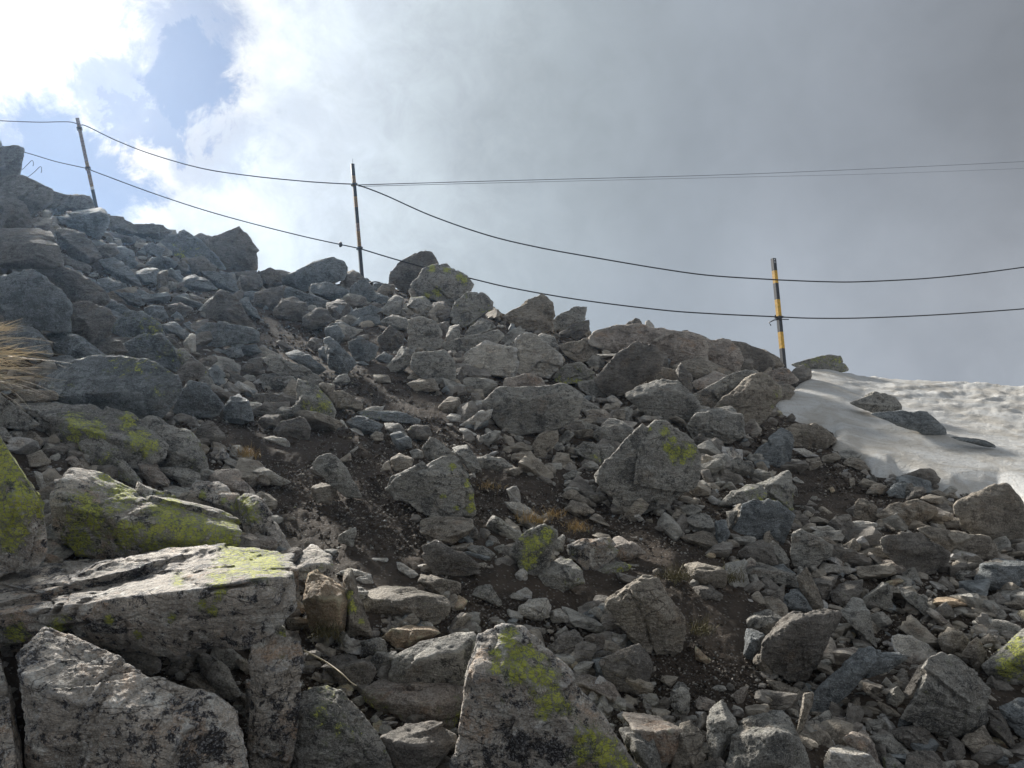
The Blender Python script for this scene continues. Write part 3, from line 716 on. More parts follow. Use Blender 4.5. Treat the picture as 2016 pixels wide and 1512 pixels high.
def rock_material(key):
    base, dk, pl, mot, spk = ROCKCOL[key]
    m, t, b = mat('rock_' + {'g': 'grey', 'b': 'brown', 'd': 'dark', 'w': 'pale', 'p': 'pinkish', 'o': 'orange', 's': 'slate', 'm': 'mottled'}[key])
    tc = t.n('ShaderNodeTexCoord')
    oi = t.n('ShaderNodeObjectInfo')
    P = t.n('ShaderNodeVectorMath', operation='ADD')
    t.put(P.inputs[0], tc.outputs['Object'])
    off = t.n('ShaderNodeVectorMath', operation='SCALE')
    off.inputs[0].default_value = (37.0, 19.0, 53.0)
    t.put(off.inputs['Scale'], oi.outputs['Random'])
    t.put(P.inputs[1], off.outputs[0])
    P = P.outputs[0]
    big = t.noise(P, 4.0, 5, 0.6, 0.5)
    mid = t.noise(P, 15.0, 8, 0.74, 0.3)
    mid2 = t.noise(P, 34.0, 7, 0.76, 0.2)
    fine = t.noise(P, 190.0, 3, 0.7)
    grain = t.vor(P, 330.0, 'F1', 1)
    # overall tone
    c = t.mix(t.rng(t.m('ADD', t.m('MULTIPLY', big, 0.6), t.m('MULTIPLY', t.noise(P, 1.7, 3, 0.5), 0.4)), 0.38, 0.62), tuple(q * 0.66 for q in base), tuple(min(q * 1.30, .8) for q in base))
    # warm iron staining
    st = t.m('MULTIPLY', t.rng(t.noise(P, 6.5, 6, 0.65, 1.0), 0.52, 0.68), 0.8 if key in 'mp' else 0.35)
    c = t.mix(st, c, (base[0] * 1.10, base[1] * 0.86, base[2] * 0.68))
    # pale crust and dark crust lichens
    c = t.mix(t.m('MULTIPLY', t.rng(mid, 0.535, 0.585), 0.75 * mot), c, pl)
    c = t.mix(t.m('MULTIPLY', t.rng(mid2, 0.54, 0.60), min(1, 1.15 * mot)), c, dk)
    dark2 = t.m('MULTIPLY', t.rng(t.noise(P, 8.0, 9, 0.78, 0.25), 0.525, 0.575), min(1.0, 1.0 * mot))
    c = t.mix(dark2, c, dk)
    # crystal speckle
    sg = t.n('ShaderNodeSeparateColor')
    t.put(sg.inputs[0], grain)
    c = t.mix(t.m('MULTIPLY', t.rng(sg.outputs[0], 0.72, 0.80), 0.55 * spk), c, tuple(q * 0.35 for q in base))
    c = t.mix(t.m('MULTIPLY', t.rng(sg.outputs[1], 0.74, 0.82), 0.60 * spk), c, tuple(min(q * 1.9 + .05, .75) for q in base))
    c = t.mix(1.0, c, t.rng(fine, 0.3, 0.7, 0.72, 1.28), 'MULTIPLY')
    # worn, paler edges and darker hollows
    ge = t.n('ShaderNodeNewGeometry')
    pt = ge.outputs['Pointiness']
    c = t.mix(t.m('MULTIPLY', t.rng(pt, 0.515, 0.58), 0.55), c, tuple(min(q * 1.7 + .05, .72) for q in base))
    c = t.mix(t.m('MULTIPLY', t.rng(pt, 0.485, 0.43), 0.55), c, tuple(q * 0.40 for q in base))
    # hairline fractures
    mp = t.n('ShaderNodeMapping')
    t.put(mp.inputs['Vector'], P)
    mp.inputs['Rotation'].default_value = (0.6, 0.35, 0.8)
    mp.inputs['Scale'].default_value = (1.0, 0.8, 3.6)
    Ps = mp.outputs[0]
    wv = t.n('ShaderNodeVectorMath', operation='ADD')
    t.put(wv.inputs[0], Ps)
    wn = t.n('ShaderNodeTexNoise')
    t.put(wn.inputs['Vector'], P)
    wn.inputs['Scale'].default_value = 9.0
    wn.inputs['Detail'].default_value = 5
    ws = t.n('ShaderNodeVectorMath', operation='SCALE')
    t.put(ws.inputs[0], wn.outputs[1])
    ws.inputs['Scale'].default_value = 0.16
    t.put(wv.inputs[1], ws.outputs[0])
    ed = t.vor(wv.outputs[0], 5.5, 'DISTANCE_TO_EDGE', 0)
    crk = t.rng(ed, 0.0, 0.016, 1.0, 0.0)
    crk = t.m('MULTIPLY', crk, t.rng(big, 0.46, 0.60))
    lay = t.noise(wv.outputs[0], 16.0, 6, 0.65, 0.2)
    c = t.mix(1.0, c, t.rng(lay, 0.3, 0.7, 0.80, 1.22), 'MULTIPLY')
    c = t.mix(t.m('MULTIPLY', crk, 0.75), c, tuple(q * 0.25 for q in base))
    # map lichen, where the mesh says it grows
    la = t.n('ShaderNodeAttribute', attribute_name='lichen')
    lv = t.vor(P, 42.0, 'F1', 0)
    ln = t.noise(P, 26.0, 8, 0.78, 0.2)
    lf = t.m('ADD', la.outputs['Fac'], t.m('MULTIPLY', t.m('SUBTRACT', ln, 0.5), 2.6))
    lm = t.rng(lf, 0.50, 0.545)
    edge = t.vor(P, 70.0, 'DISTANCE_TO_EDGE', 0)
    lm = t.m('MULTIPLY', lm, t.rng(edge, 0.02, 0.07, 0.1, 1.0))
    lm = t.m('MULTIPLY', lm, t.rng(t.noise(P, 90.0, 4, 0.7), 0.41, 0.46))
    lc = t.mix(t.rng(lv, 0.1, 0.7), (0.56, 0.60, 0.09), (0.42, 0.47, 0.10))
    lc = t.mix(t.rng(ln, 0.4, 0.7), lc, (0.66, 0.66, 0.16))
    gf = t.m('MULTIPLY', t.rng(lf, 0.25, 0.5), 0.6)
    c = t.mix(gf, c, (0.235, 0.26, 0.155))
    c = t.mix(lm, c, lc)
    t.put(b.inputs['Base Color'], c)
    b.inputs['Roughness'].default_value = 0.82
    b.inputs['Specular IOR Level'].default_value = 0.35
    h = t.m('ADD', t.m('MULTIPLY', t.noise(P, 14.0, 8, 0.72, 0.3), 0.75), t.m('MULTIPLY', t.noise(P, 70.0, 5, 0.7), 0.30))
    h = t.m('ADD', h, t.m('MULTIPLY', fine, 0.06))
    h = t.m('ADD', h, t.m('MULTIPLY', lay, 0.75))
    h = t.m('SUBTRACT', h, t.m('MULTIPLY', crk, 0.22))
    h = t.m('ADD', h, t.m('MULTIPLY', lm, 0.03))
    bp = t.n('ShaderNodeBump')
    bp.inputs['Strength'].default_value = 1.0
    bp.inputs['Distance'].default_value = 0.040
    t.put(bp.inputs['Height'], h)
    t.put(b.inputs['Normal'], bp.outputs[0])
    return m


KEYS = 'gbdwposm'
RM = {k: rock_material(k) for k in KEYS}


def soil_material():
    m, t, b = mat('soil')
    tc = t.n('ShaderNodeTexCoord')
    P = tc.outputs['Object']
    n = t.noise(P, 5.0, 6, 0.65, 0.5)
    n2 = t.noise(P, 45.0, 7, 0.75, 0.4)
    c = t.mix(t.rng(n, 0.35, 0.65), (0.058, 0.046, 0.036), (0.130, 0.103, 0.082))
    c = t.mix(t.m('MULTIPLY', t.rng(n2, 0.50, 0.66), 0.65), c, (0.15, 0.125, 0.10))
    v = t.vor(P, 75.0, 'F1', 1)
    s = t.n('ShaderNodeSeparateColor')
    t.put(s.inputs[0], v)
    vd = t.vor(P, 75.0, 'F1', 0)
    peb = t.m('MULTIPLY', t.rng(s.outputs[0], 0.62, 0.66), t.rng(vd, 0.42, 0.30))
    pc = t.mix(s.outputs[1], (0.12, 0.10, 0.085), (0.36, 0.33, 0.29))
    c = t.mix(peb, c, pc)
    t.put(b.inputs['Base Color'], c)
    b.inputs['Roughness'].default_value = 0.92
    b.inputs['Specular IOR Level'].default_value = 0.2
    h = t.m('ADD', t.m('MULTIPLY', n2, 0.9), t.m('MULTIPLY', peb, 0.25))
    h = t.m('ADD', h, t.m('MULTIPLY', t.noise(P, 160.0, 4, 0.7), 0.25))
    bp = t.n('ShaderNodeBump')
    bp.inputs['Strength'].default_value = 1.0
    bp.inputs['Distance'].default_value = 0.03
    t.put(bp.inputs['Height'], h)
    t.put(b.inputs['Normal'], bp.outputs[0])
    return m


def snow_material():
    m, t, b = mat('old_snow')
    tc = t.n('ShaderNodeTexCoord')
    P = tc.outputs['Object']
    n = t.noise(P, 2.2, 6, 0.6, 1.0)
    n2 = t.noise(P, 14.0, 6, 0.7, 0.6)
    c = t.mix(t.rng(n, 0.38, 0.66), (0.60, 0.60, 0.585), (0.46, 0.435, 0.39))
    c = t.mix(t.m('MULTIPLY', t.rng(n2, 0.50, 0.66), 0.5), c, (0.36, 0.32, 0.27))
    v = t.noise(P, 70.0, 4, 0.75)
    c = t.mix(t.m('MULTIPLY', t.rng(v, 0.58, 0.66), 0.6), c, (0.14, 0.12, 0.10))
    t.put(b.inputs['Base Color'], c)
    b.inputs['Roughness'].default_value = 0.55
    b.inputs['Specular IOR Level'].default_value = 0.4
    bp = t.n('ShaderNodeBump')
    bp.inputs['Strength'].default_value = 0.7
    bp.inputs['Distance'].default_value = 0.02
    t.put(bp.inputs['Height'], t.m('ADD', n2, t.m('MULTIPLY', t.noise(P, 60, 4, .6), 0.3)))
    t.put(b.inputs['Normal'], bp.outputs[0])
    return m


M_SOIL = soil_material()
M_SNOW = snow_material()
M_BLACK = simple('black_paint', (0.035, 0.038, 0.045), 0.5)
M_YELLOW = simple('yellow_paint', (0.62, 0.36, 0.035), 0.5)
M_RUSTY = simple('rusty_yellow_paint', (0.24, 0.155, 0.08), 0.7, 0, 0.5, 60)
M_GREYP = simple('weathered_grey_brown_paint', (0.22, 0.17, 0.15), 0.6, 0, 0.4, 40)
M_WHITEP = simple('white_paint', (0.6, 0.58, 0.55), 0.5)
M_STEEL = simple('dull_steel', (0.07, 0.07, 0.075), 0.5, 0.6)
M_CABLE = simple('dark_cable', (0.05, 0.05, 0.055), 0.55, 0.4)
M_STRAW = simple('straw', (0.70, 0.61, 0.46), 0.7, 0, 0.35, 12)
M_OCHRE = simple('ochre_grass', (0.42, 0.30, 0.13), 0.7, 0, 0.35, 12)
M_OLIVE = simple('olive_grass', (0.13, 0.115, 0.055), 0.8, 0, 0.4, 12)


# ------------------------------------------------------------------ numpy noise
def _hash(ix, iy, iz, s):
    h = (ix * 374761393 + iy * 668265263 + iz * 2147483647 + s * 974634777) & 0xFFFFFFFF
    h = ((h ^ (h >> 13)) * 1274126177) & 0xFFFFFFFF
    return (h ^ (h >> 16)) & 0xFFFF


def vnoise(P, s=0):
    """smooth value noise in -1..1"""
    i = np.floor(P).astype(np.int64)
    f = P - i
    f = f * f * f * (f * (f * 6 - 15) + 10)
    r = 0
    for dx in (0, 1):
        wx = f[:, 0] if dx else 1 - f[:, 0]
        for dy in (0, 1):
            wy = f[:, 1] if dy else 1 - f[:, 1]
            for dz in (0, 1):
                wz = f[:, 2] if dz else 1 - f[:, 2]
                r = r + wx * wy * wz * _hash(i[:, 0] + dx, i[:, 1] + dy, i[:, 2] + dz, s)
    return r / 32767.5 - 1


def fbm(P, octs=4, rough=0.5, s=0):
    a, t, n = 1.0, 0, 0
    for o in range(octs):
        t = t + a * vnoise(P * (2.03 ** o) + 17.3 * o, s + o)
        n += a
        a *= rough
    return t / n


# ------------------------------------------------------------------ helpers
def new_mesh(name, V, Fc, mats, smooth=True, midx=None):
    me = bpy.data.meshes.new(name)
    V = np.asarray(V, dtype=np.float32)
    Fc = np.asarray(Fc, dtype=np.int32)
    k = Fc.shape[1]
    me.vertices.add(len(V))
    me.vertices.foreach_set('co', V.ravel())
    me.loops.add(Fc.size)
    me.loops.foreach_set('vertex_index', Fc.ravel())
    me.polygons.add(len(Fc))
    me.polygons.foreach_set('loop_start', np.arange(0, Fc.size, k, dtype=np.int32))
    me.update(calc_edges=True)
    for m in (mats if isinstance(mats, (list, tuple)) else [mats]):
        me.materials.append(m)
    me.polygons.foreach_set('use_smooth', np.full(len(Fc), smooth))
    if midx is not None:
        me.polygons.foreach_set('material_index', np.asarray(midx, dtype=np.int32))
    me.validate()
    return me


def link(name, me, parent=None, loc=None):
    o = bpy.data.objects.new(name, me)
    COL.objects.link(o)
    if parent is not None:
        o.parent = parent
    if loc is not None:
        o.location = loc
    return o


def tag(o, label=None, cat=None, group=None, kind=None):
    if label:
        o['label'] = label
    if cat:
        o['category'] = cat
    if group:
        o['group'] = group
    if kind:
        o['kind'] = kind
    return o


def tube(pts, r, sides=6, taper=None):
    """verts and quads of a tube along points"""
    pts = [np.asarray(p, float) for p in pts]
    V, Q = [], []
    for i, p in enumerate(pts):
        d = pts[min(i + 1, len(pts) - 1)] - pts[max(i - 1, 0)]
        d = d / (np.linalg.norm(d) + 1e-9)
        a = np.cross(d, [0.13, 0.21, 0.97])
        a /= np.linalg.norm(a)
        b = np.cross(d, a)
        rr = r if taper is None else r * (1 + (taper - 1) * i / (len(pts) - 1))
        for k in range(sides):
            t = 2 * math.pi * k / sides
            V.append(p + rr * (math.cos(t) * a + math.sin(t) * b))
    for i in range(len(pts) - 1):
        for k in range(sides):
            k2 = (k + 1) % sides
            Q.append((i * sides + k, i * sides + k2, (i + 1) * sides + k2, (i + 1) * sides + k))
    return V, Q


# ------------------------------------------------------------------ the slope
SKYL = [(-400, 330, 11), (-100, 345, 11.5), (0, 348, 12), (40, 356, 12.4), (90, 380, 12.8), (140, 392, 13), (190, 410, 13), (215, 428, 13),
        (255, 448, 12.8), (330, 468, 12.4), (380, 490, 12), (425, 500, 11.8), (505, 538, 11.4), (550, 544, 11.2), (640, 560, 10.8),
        (715, 558, 10.5), (770, 567, 10.4), (930, 596, 10), (980, 614, 10), (1020, 628, 10), (1090, 648, 10), (1160, 672, 10),
        (1240, 672, 10), (1300, 672, 10), (1350, 680, 10.1), (1450, 700, 10.2), (1530, 728, 10.3), (1560, 736, 10.4), (1640, 742, 10.5),
        (1700, 756, 10.6), (1800, 760, 10.8), (1900, 768, 11), (2016, 778, 11), (2300, 800, 11), (2700, 830, 11)]
sk_phi, sk_t, sk_D = [], [], []
for x, y, dd in SKYL:
    r_ = ray(x, y)
    sk_phi.append(math.atan2(r_[0], r_[1]))
    sk_t.append(r_[2] / math.hypot(r_[0], r_[1]))
    sk_D.append(dd)
sk_phi = [-math.pi, -2.2, -1.5, -1.0] + sk_phi + [1.2, 1.7, 2.4, math.pi]
sk_t = [-0.40, -0.30, -0.02, 0.25] + sk_t + [-0.02, -0.12, -0.35, -0.40]
sk_D = [14, 14, 13, 12] + sk_D + [12, 13, 14, 14]
PH = np.linspace(-math.pi, math.pi, 2881)
_t = np.interp(PH, sk_phi, sk_t)
_D = np.interp(PH, sk_phi, sk_D)
ker = np.hanning(13)
ker /= ker.sum()
_t = np.convolve(np.pad(_t, 6, mode='wrap'), ker, 'valid')
_D = np.convolve(np.pad(_D, 6, mode='wrap'), ker, 'valid')


def slope_at(phi):
    t = np.interp(phi, PH, _t)
    D = np.interp(phi, PH, _D)
    return t + EYE / D, D


def ground_z(x, y):
    phi = np.arctan2(x, y)
    r = np.hypot(x, y)
    S, D = slope_at(phi)
    z = -EYE + S * np.minimum(r, D)
    over = np.maximum(r - D, 0)
    return z - 0.30 * over - 0.45 * (over ** 2 / (over + 4.0)) + 0.02 * over * 0


def ground_hit(x, y, far=False):
    """where the line of sight through a pixel meets the slope -> forward depth"""
    d = ray(x, y)
    h = math.hypot(d[0], d[1])
    S, D = slope_at(math.atan2(d[0], d[1]))
    e = d[2] / h
    r = D if S - e <= EYE / D else EYE / (S - e)
    r = min(r, D)
    return r / h          # multiplies ray()


def ground_noise(P):
    a = 0.016 * fbm(P * 2.2, 2, 0.5, 3)
    return a + 0.008 * fbm(P * 11.0, 3, 0.65, 9) + 0.010 * np.abs(fbm(P * 28, 3, 0.65, 5))


def build_ground():
    # angular steps are fine in front, coarse behind; radial steps grow with distance
    ph = np.concatenate([np.linspace(-math.pi, -0.72, 60, endpoint=False), np.linspace(-0.72, 0.72, 540, endpoint=False),
                         np.linspace(0.72, math.pi, 61)])
    rr = [0.25]
    while rr[-1] < 15:
        rr.append(rr[-1] * (1.008 if rr[-1] > 1.2 else 1.03) + 0.001)
    while rr[-1] < 90:
        rr.append(rr[-1] * 1.22)
    rr = np.array(rr)
    A, R = np.meshgrid(ph, rr)
    X = R * np.sin(A)
    Y = R * np.cos(A)
    Z = ground_z(X, Y)
    P = np.stack([X.ravel(), Y.ravel(), Z.ravel()], 1)
    P[:, 2] += ground_noise(P) * np.clip(R.ravel() / 2, 0.3, 1.6)
    n, m = A.shape
    P = np.vstack([P, [[0, 0, -EYE]]])
    idx = np.arange(n * m).reshape(n, m)
    a = idx[:-1, :-1].ravel(); b = idx[:-1, 1:].ravel(); c = idx[1:, 1:].ravel(); d = idx[1:, :-1].ravel()
    Q = np.stack([a, d, c, b], 1)
    tri = np.stack([np.full(m - 1, n * m), idx[0, :-1], idx[0, 1:], idx[0, 1:]], 1)
    me = new_mesh('slope_ground', P, Q, M_SOIL)
    o = link('slope_ground', me)
    tag(o, kind='structure')
    # small cap under the camera
    k = 24
    V = [(0, 0, -EYE)] + [(0.3 * math.sin(2 * math.pi * i / k), 0.3 * math.cos(2 * math.pi * i / k), -EYE - 0.03) for i in range(k)]
    T = [(0, 1 + (i + 1) % k, 1 + i) for i in range(k)]
    me = new_mesh('slope_ground', V, T, M_SOIL)
    o2 = link('slope_ground', me, o)
    return o


build_ground()


# ------------------------------------------------------------------ snow patch
SNOW = [(1563, 700), (1585, 742), (1580, 752), (1568, 766), (1540, 786), (1527, 800), (1536, 816), (1562, 832), (1605, 838), (1640, 852), (1646, 868),
        (1638, 882), (1662, 897), (1692, 908), (1715, 932), (1748, 946), (1762, 936), (1792, 943), (1815, 957), (1845, 968), (1872, 980),
        (1892, 972), (1965, 965), (2040, 1010), (2070, 1130), (2500, 1160), (2800, 560), (1563, 560)]


def signed_dist(px, py, poly):
    """distance in pixels to the outline, positive inside"""
    poly = np.asarray(poly, float)
    best = np.full(px.shape, 1e9)
    inside = np.zeros(px.shape, bool)
    n = len(poly)
    for i in range(n):
        a = poly[i]; b = poly[(i + 1) % n]
        e = b - a
        t = np.clip(((px - a[0]) * e[0] + (py - a[1]) * e[1]) / (e @ e), 0, 1)
        dd = np.hypot(px - a[0] - t * e[0], py - a[1] - t * e[1])
        best = np.minimum(best, dd)
        cond = ((a[1] > py) != (b[1] > py)) & (px < (b[0] - a[0]) * (py - a[1]) / (b[1] - a[1] + 1e-12) + a[0])
        inside ^= cond
    return np.where(inside, best, -best)


def build_snow():
    ph = np.linspace(0.26, 1.05, 430)
    rr = [3.0]
    while rr[-1] < 17:
        rr.append(rr[-1] * 1.008)
    rr = np.array(rr)
    A, R = np.meshgrid(ph, rr)
    X = R * np.sin(A); Y = R * np.cos(A)
    Z = ground_z(X, Y)
    S, D = slope_at(A)
    rim = np.minimum(R, D)                                # outline continues past the crest
    Zc = -EYE + S * rim
    px, py = proj(np.stack([rim * np.sin(A), rim * np.cos(A), Zc], -1))
    sd = signed_dist(px, py, SNOW)
    P = np.stack([X.ravel(), Y.ravel(), np.zeros(X.size)], 1)
    wob = fbm(P * 3.0, 4, 0.6, 31).reshape(X.shape)
    sdm = (sd + wob * 5) * rim / F                         # metres (roughly)
    th = 0.075 * np.sqrt(np.clip(sdm / 0.10, 0, 1)) * (0.5 + 0.5 * np.clip(R / 9, 0, 1.2))
    th = np.where(sdm > 0, th, np.maximum(sdm * 1.5, -0.12)) 
    rough = np.clip((sd - 20) / 120, 0, 1) * np.clip((R - 5.6) / 3.2, 0.10, 1)
    Pc = P.copy()
    rot = 0.5
    u = X * math.cos(rot) + Y * math.sin(rot)
    v = -X * math.sin(rot) + Y * math.cos(rot)
    Pc = np.stack([u.ravel() * 1.5, v.ravel() * 2.6, np.zeros(X.size)], 1)
    cup = np.abs(fbm(Pc, 4, 0.5, 41).reshape(X.shape))
    cup2 = np.abs(fbm(Pc * 2.6 + 9, 3, 0.5, 45).reshape(X.shape))
    th = th + np.where(sdm > 0, rough * (0.03 - 0.085 * np.minimum(cup, .32) - 0.03 * cup2), 0)
    th = th + np.where(sdm > 0, 0.010 * fbm(P * 1.6, 3, 0.5, 47).reshape(X.shape), 0)
    Z = Z + th + 0.012
    P = np.stack([X.ravel(), Y.ravel(), Z.ravel()], 1)
    keep = (sdm > -0.10)
    n, m = A.shape
    idx = np.arange(n * m).reshape(n, m)
    k4 = keep[:-1, :-1] & keep[:-1, 1:] & keep[1:, 1:] & keep[1:, :-1]
    Q = np.stack([idx[:-1, :-1][k4], idx[1:, :-1][k4], idx[1:, 1:][k4], idx[:-1, 1:][k4]], 1)
    used = np.unique(Q)
    mp = np.full(n * m, -1)
    mp[used] = np.arange(len(used))
    me = new_mesh('snow_patch', P[used], mp[Q], M_SNOW)
    o = link('snow_patch', me)
    tag(o, kind='structure')
    o['label'] = 'dirty old snow patch with a rippled crust at the right, below the last pole'
    return o


build_snow()

# ------------------------------------------------------------------ rocks
ICO = {}


def ico(n):
    if n not in ICO:
        bm = bmesh.new()
        bmesh.ops.create_icosphere(bm, subdivisions=n, radius=1)
        V = np.array([v.co[:] for v in bm.verts])
        T = np.array([[v.index for v in f.verts] for f in bm.faces])
        bm.free()
        ICO[n] = (V, T)
    return ICO[n]


def hull_planes(P):
    bm = bmesh.new()
    vs = [bm.verts.new(tuple(p)) for p in P]
    r = bmesh.ops.convex_hull(bm, input=vs)
    bm.normal_update()
    c = P.mean(0)
    pl = []
    for f in bm.faces:
        n = np.array(f.normal[:])
        if np.linalg.norm(n) < 0.5:
            continue
        q = np.array(f.verts[0].co[:])
        d = n @ (q - c)
        if d < 0:
            n, d = -n, -d
        pl.append((n, d))
    bm.free()
    return c, np.array([p[0] for p in pl]), np.array([p[1] for p in pl])


def radial(dirs, N, d, p):
    q = np.maximum(dirs @ N.T, 0) / d[None, :]
    mxq = q.max(1)
    return 1.0 / (mxq * (np.power(q / mxq[:, None], p).sum(1)) ** (1.0 / p))


def rock_shape(pieces, level, seed, sharp=34, rough=1.0):
    """pieces: list of point clouds; returns verts (about the first centre), tris and that centre"""
    rng = np.random.default_rng(seed)
    V0, T = ico(level)
    c0 = None
    rbest = None
    P = pieces[0]
    allP = np.vstack(pieces)
    data = []
    for Pc in pieces:
        data.append(hull_planes(Pc))
    c0 = data[0][0] if len(pieces) == 1 else allP.mean(0)
    cov = np.cov((allP - c0).T) + np.eye(3) * 1e-6
    w, U = np.linalg.eigh(cov)
    A = U @ np.diag(np.sqrt(w)) @ U.T
    dirs = V0 @ A.T
    Ln = np.linalg.norm(dirs, axis=1)
    dirs = dirs / Ln[:, None]
    R = float(np.sqrt(w).mean()) * 1.5
    for c, N, d in data:
        shift = c - c0
        d2 = d + N @ shift
        if (d2 <= 0.02 * R).any():
            d2 = np.maximum(d2, 0.02 * R)
        # chips: extra planes that shave corners and split faces
        k = 15
        nd = rng.normal(size=(k, 3))
        nd /= np.linalg.norm(nd, axis=1)[:, None]
        sup = ((np.vstack(pieces) - c0) @ nd.T).max(0)
        dk = sup * rng.uniform(0.91, 1.0, k)
        r = radial(dirs, np.vstack([N, nd]), np.concatenate([d2, dk]), sharp)
        rbest = r if rbest is None else np.maximum(rbest, r)
    V = dirs * (rbest * 1.02)[:, None]
    s = 1.0 / R
    o = rng.uniform(0, 90, 3)
    disp = 0.016 * fbm(V * s * 1.7 + o, 3, 0.5, seed % 97)
    f2 = fbm(V * s * 5.0 + o, 4, 0.55, seed % 89)
    disp += 0.024 * f2
    rid = 1 - np.abs(fbm(V * s * 3.1 + o + 7, 3, 0.5, seed % 83)) * 4
    disp -= 0.035 * np.clip(rid, 0, 1) ** 3
    if level >= 4:
        # broken, slightly tilted steps where pieces have split off
        for K, amp in ((7, 0.080), (22 if level > 4 else 12, 0.042)) + (((70, 0.014),) if level >= 6 else ()):
            Vn = V * s
            Vq = Vn + 0.05 * np.stack([fbm(Vn * 4 + o + j * 5, 2, 0.5, 51 + j) for j in range(3)], 1)
            sd_ = Vn[rng.integers(0, len(V), K)]
            d2_ = ((Vq[:, None, :] - sd_[None]) ** 2).sum(2)
            kx = d2_.argmin(1)
            hk = rng.uniform(-1, 0.35, K)
            gk = rng.normal(0, 1.5, (K, 3))
            disp += amp * np.clip(hk[kx] + ((Vn - sd_[kx]) * gk[kx]).sum(1), -1.2, 0.8)
    # layered breakage along a tilted bedding
    bed = rng.normal(size=3)
    bed /= np.linalg.norm(bed)
    hgt = (V @ bed) * s * 6 + 0.8 * fbm(V * s * 2 + o + 3, 2, 0.5, 11)
    st = hgt - np.floor(hgt)
    disp += 0.014 * (np.where(st < 0.75, st / 0.75, (1 - st) / 0.25) - 0.5)
    if level >= 5:
        disp += 0.016 * fbm(V * s * 16 + o, 3, 0.6, 71)
    if level >= 6:
        disp += 0.008 * fbm(V * s * 42 + o, 3, 0.6, 77)
    V = V + (V / (np.linalg.norm(V, axis=1)[:, None] + 1e-9)) * (disp * R * rough)[:, None]
    return V, T, c0


def parse():
    out = []
    ox = oy = 0.0
    sc = 0.25
    for ln in ROCKS.strip().splitlines():
        ln = ln.strip()
        if not ln or ln[0] == '#':
            continue
        if ln[0] == 'T':
            _, a, b = ln.split()
            ox, oy, sc = float(a), float(b), 0.25
            continue
        if ln == 'F':
            ox, oy, sc = 0.0, 0.0, 1.0
            continue
        lab = None
        if '#' in ln:
            ln, lab = ln.split('#', 1)
            lab = lab.strip()
        tk = ln.split()
        key, li = tk[0][0], int(tk[0][1])
        pcs, cur = [], []
        for w in tk[1:]:
            if w == '/':
                pcs.append(cur)
                cur = []
                continue
            v = [float(q) for q in w.split(',')]
            x = ox + v[0] * sc
            y = oy + v[1] * sc
            z = (v[2] * sc * (2.2 if sc < 1 and v[2] < 0 else 1.5 if sc < 1 else 1)) if len(v) > 2 else None
            cur.append((x, y, z))
        pcs.append(cur)
        out.append(dict(key=key, li=li, pcs=pcs, lab=lab))
    return out


def poly_area(p):
    a = 0
    for i in range(len(p)):
        x1, y1 = p[i][:2]
        x2, y2 = p[(i + 1) % len(p)][:2]
        a += x1 * y2 - x2 * y1
    return abs(a) / 2


rocks = parse()
for i, R_ in enumerate(rocks):
    pts = [q for p in R_['pcs'] for q in p]
    h2 = [pts[j] for j in convex_hull_2d([(q[0], q[1]) for q in pts])]
    R_['hull'] = h2
    R_['area'] = poly_area(h2)
    R_['cx'] = sum(q[0] for q in h2) / len(h2)
    R_['cy'] = sum(q[1] for q in h2) / len(h2)
    R_['x0'] = min(q[0] for q in pts); R_['x1'] = max(q[0] for q in pts)
    R_['y0'] = min(q[1] for q in pts); R_['y1'] = max(q[1] for q in pts)
    cl_ = lambda v, a, b: max(a, min(b, v))
    # area inside the frame, for ranking
    fx = (cl_(R_['x1'], 0, 2016) - cl_(R_['x0'], 0, 2016)) / max(1, R_['x1'] - R_['x0'])
    fy = (cl_(R_['y1'], 0, 1512) - cl_(R_['y0'], 0, 1512)) / max(1, R_['y1'] - R_['y0'])
    R_['vis'] = R_['area'] * fx * fy + (1e6 if R_['lab'] else 0)
    R_['seed'] = 1000 + i * 13
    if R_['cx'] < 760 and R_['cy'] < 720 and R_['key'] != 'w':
        R_['key'] = {'g': 's', 'b': 'd', 'p': 'd', 's': 's'}.get(R_['key'], R_['key'])  # upper left rocks recoloured darker and bluer, painting in backlit shade and flare


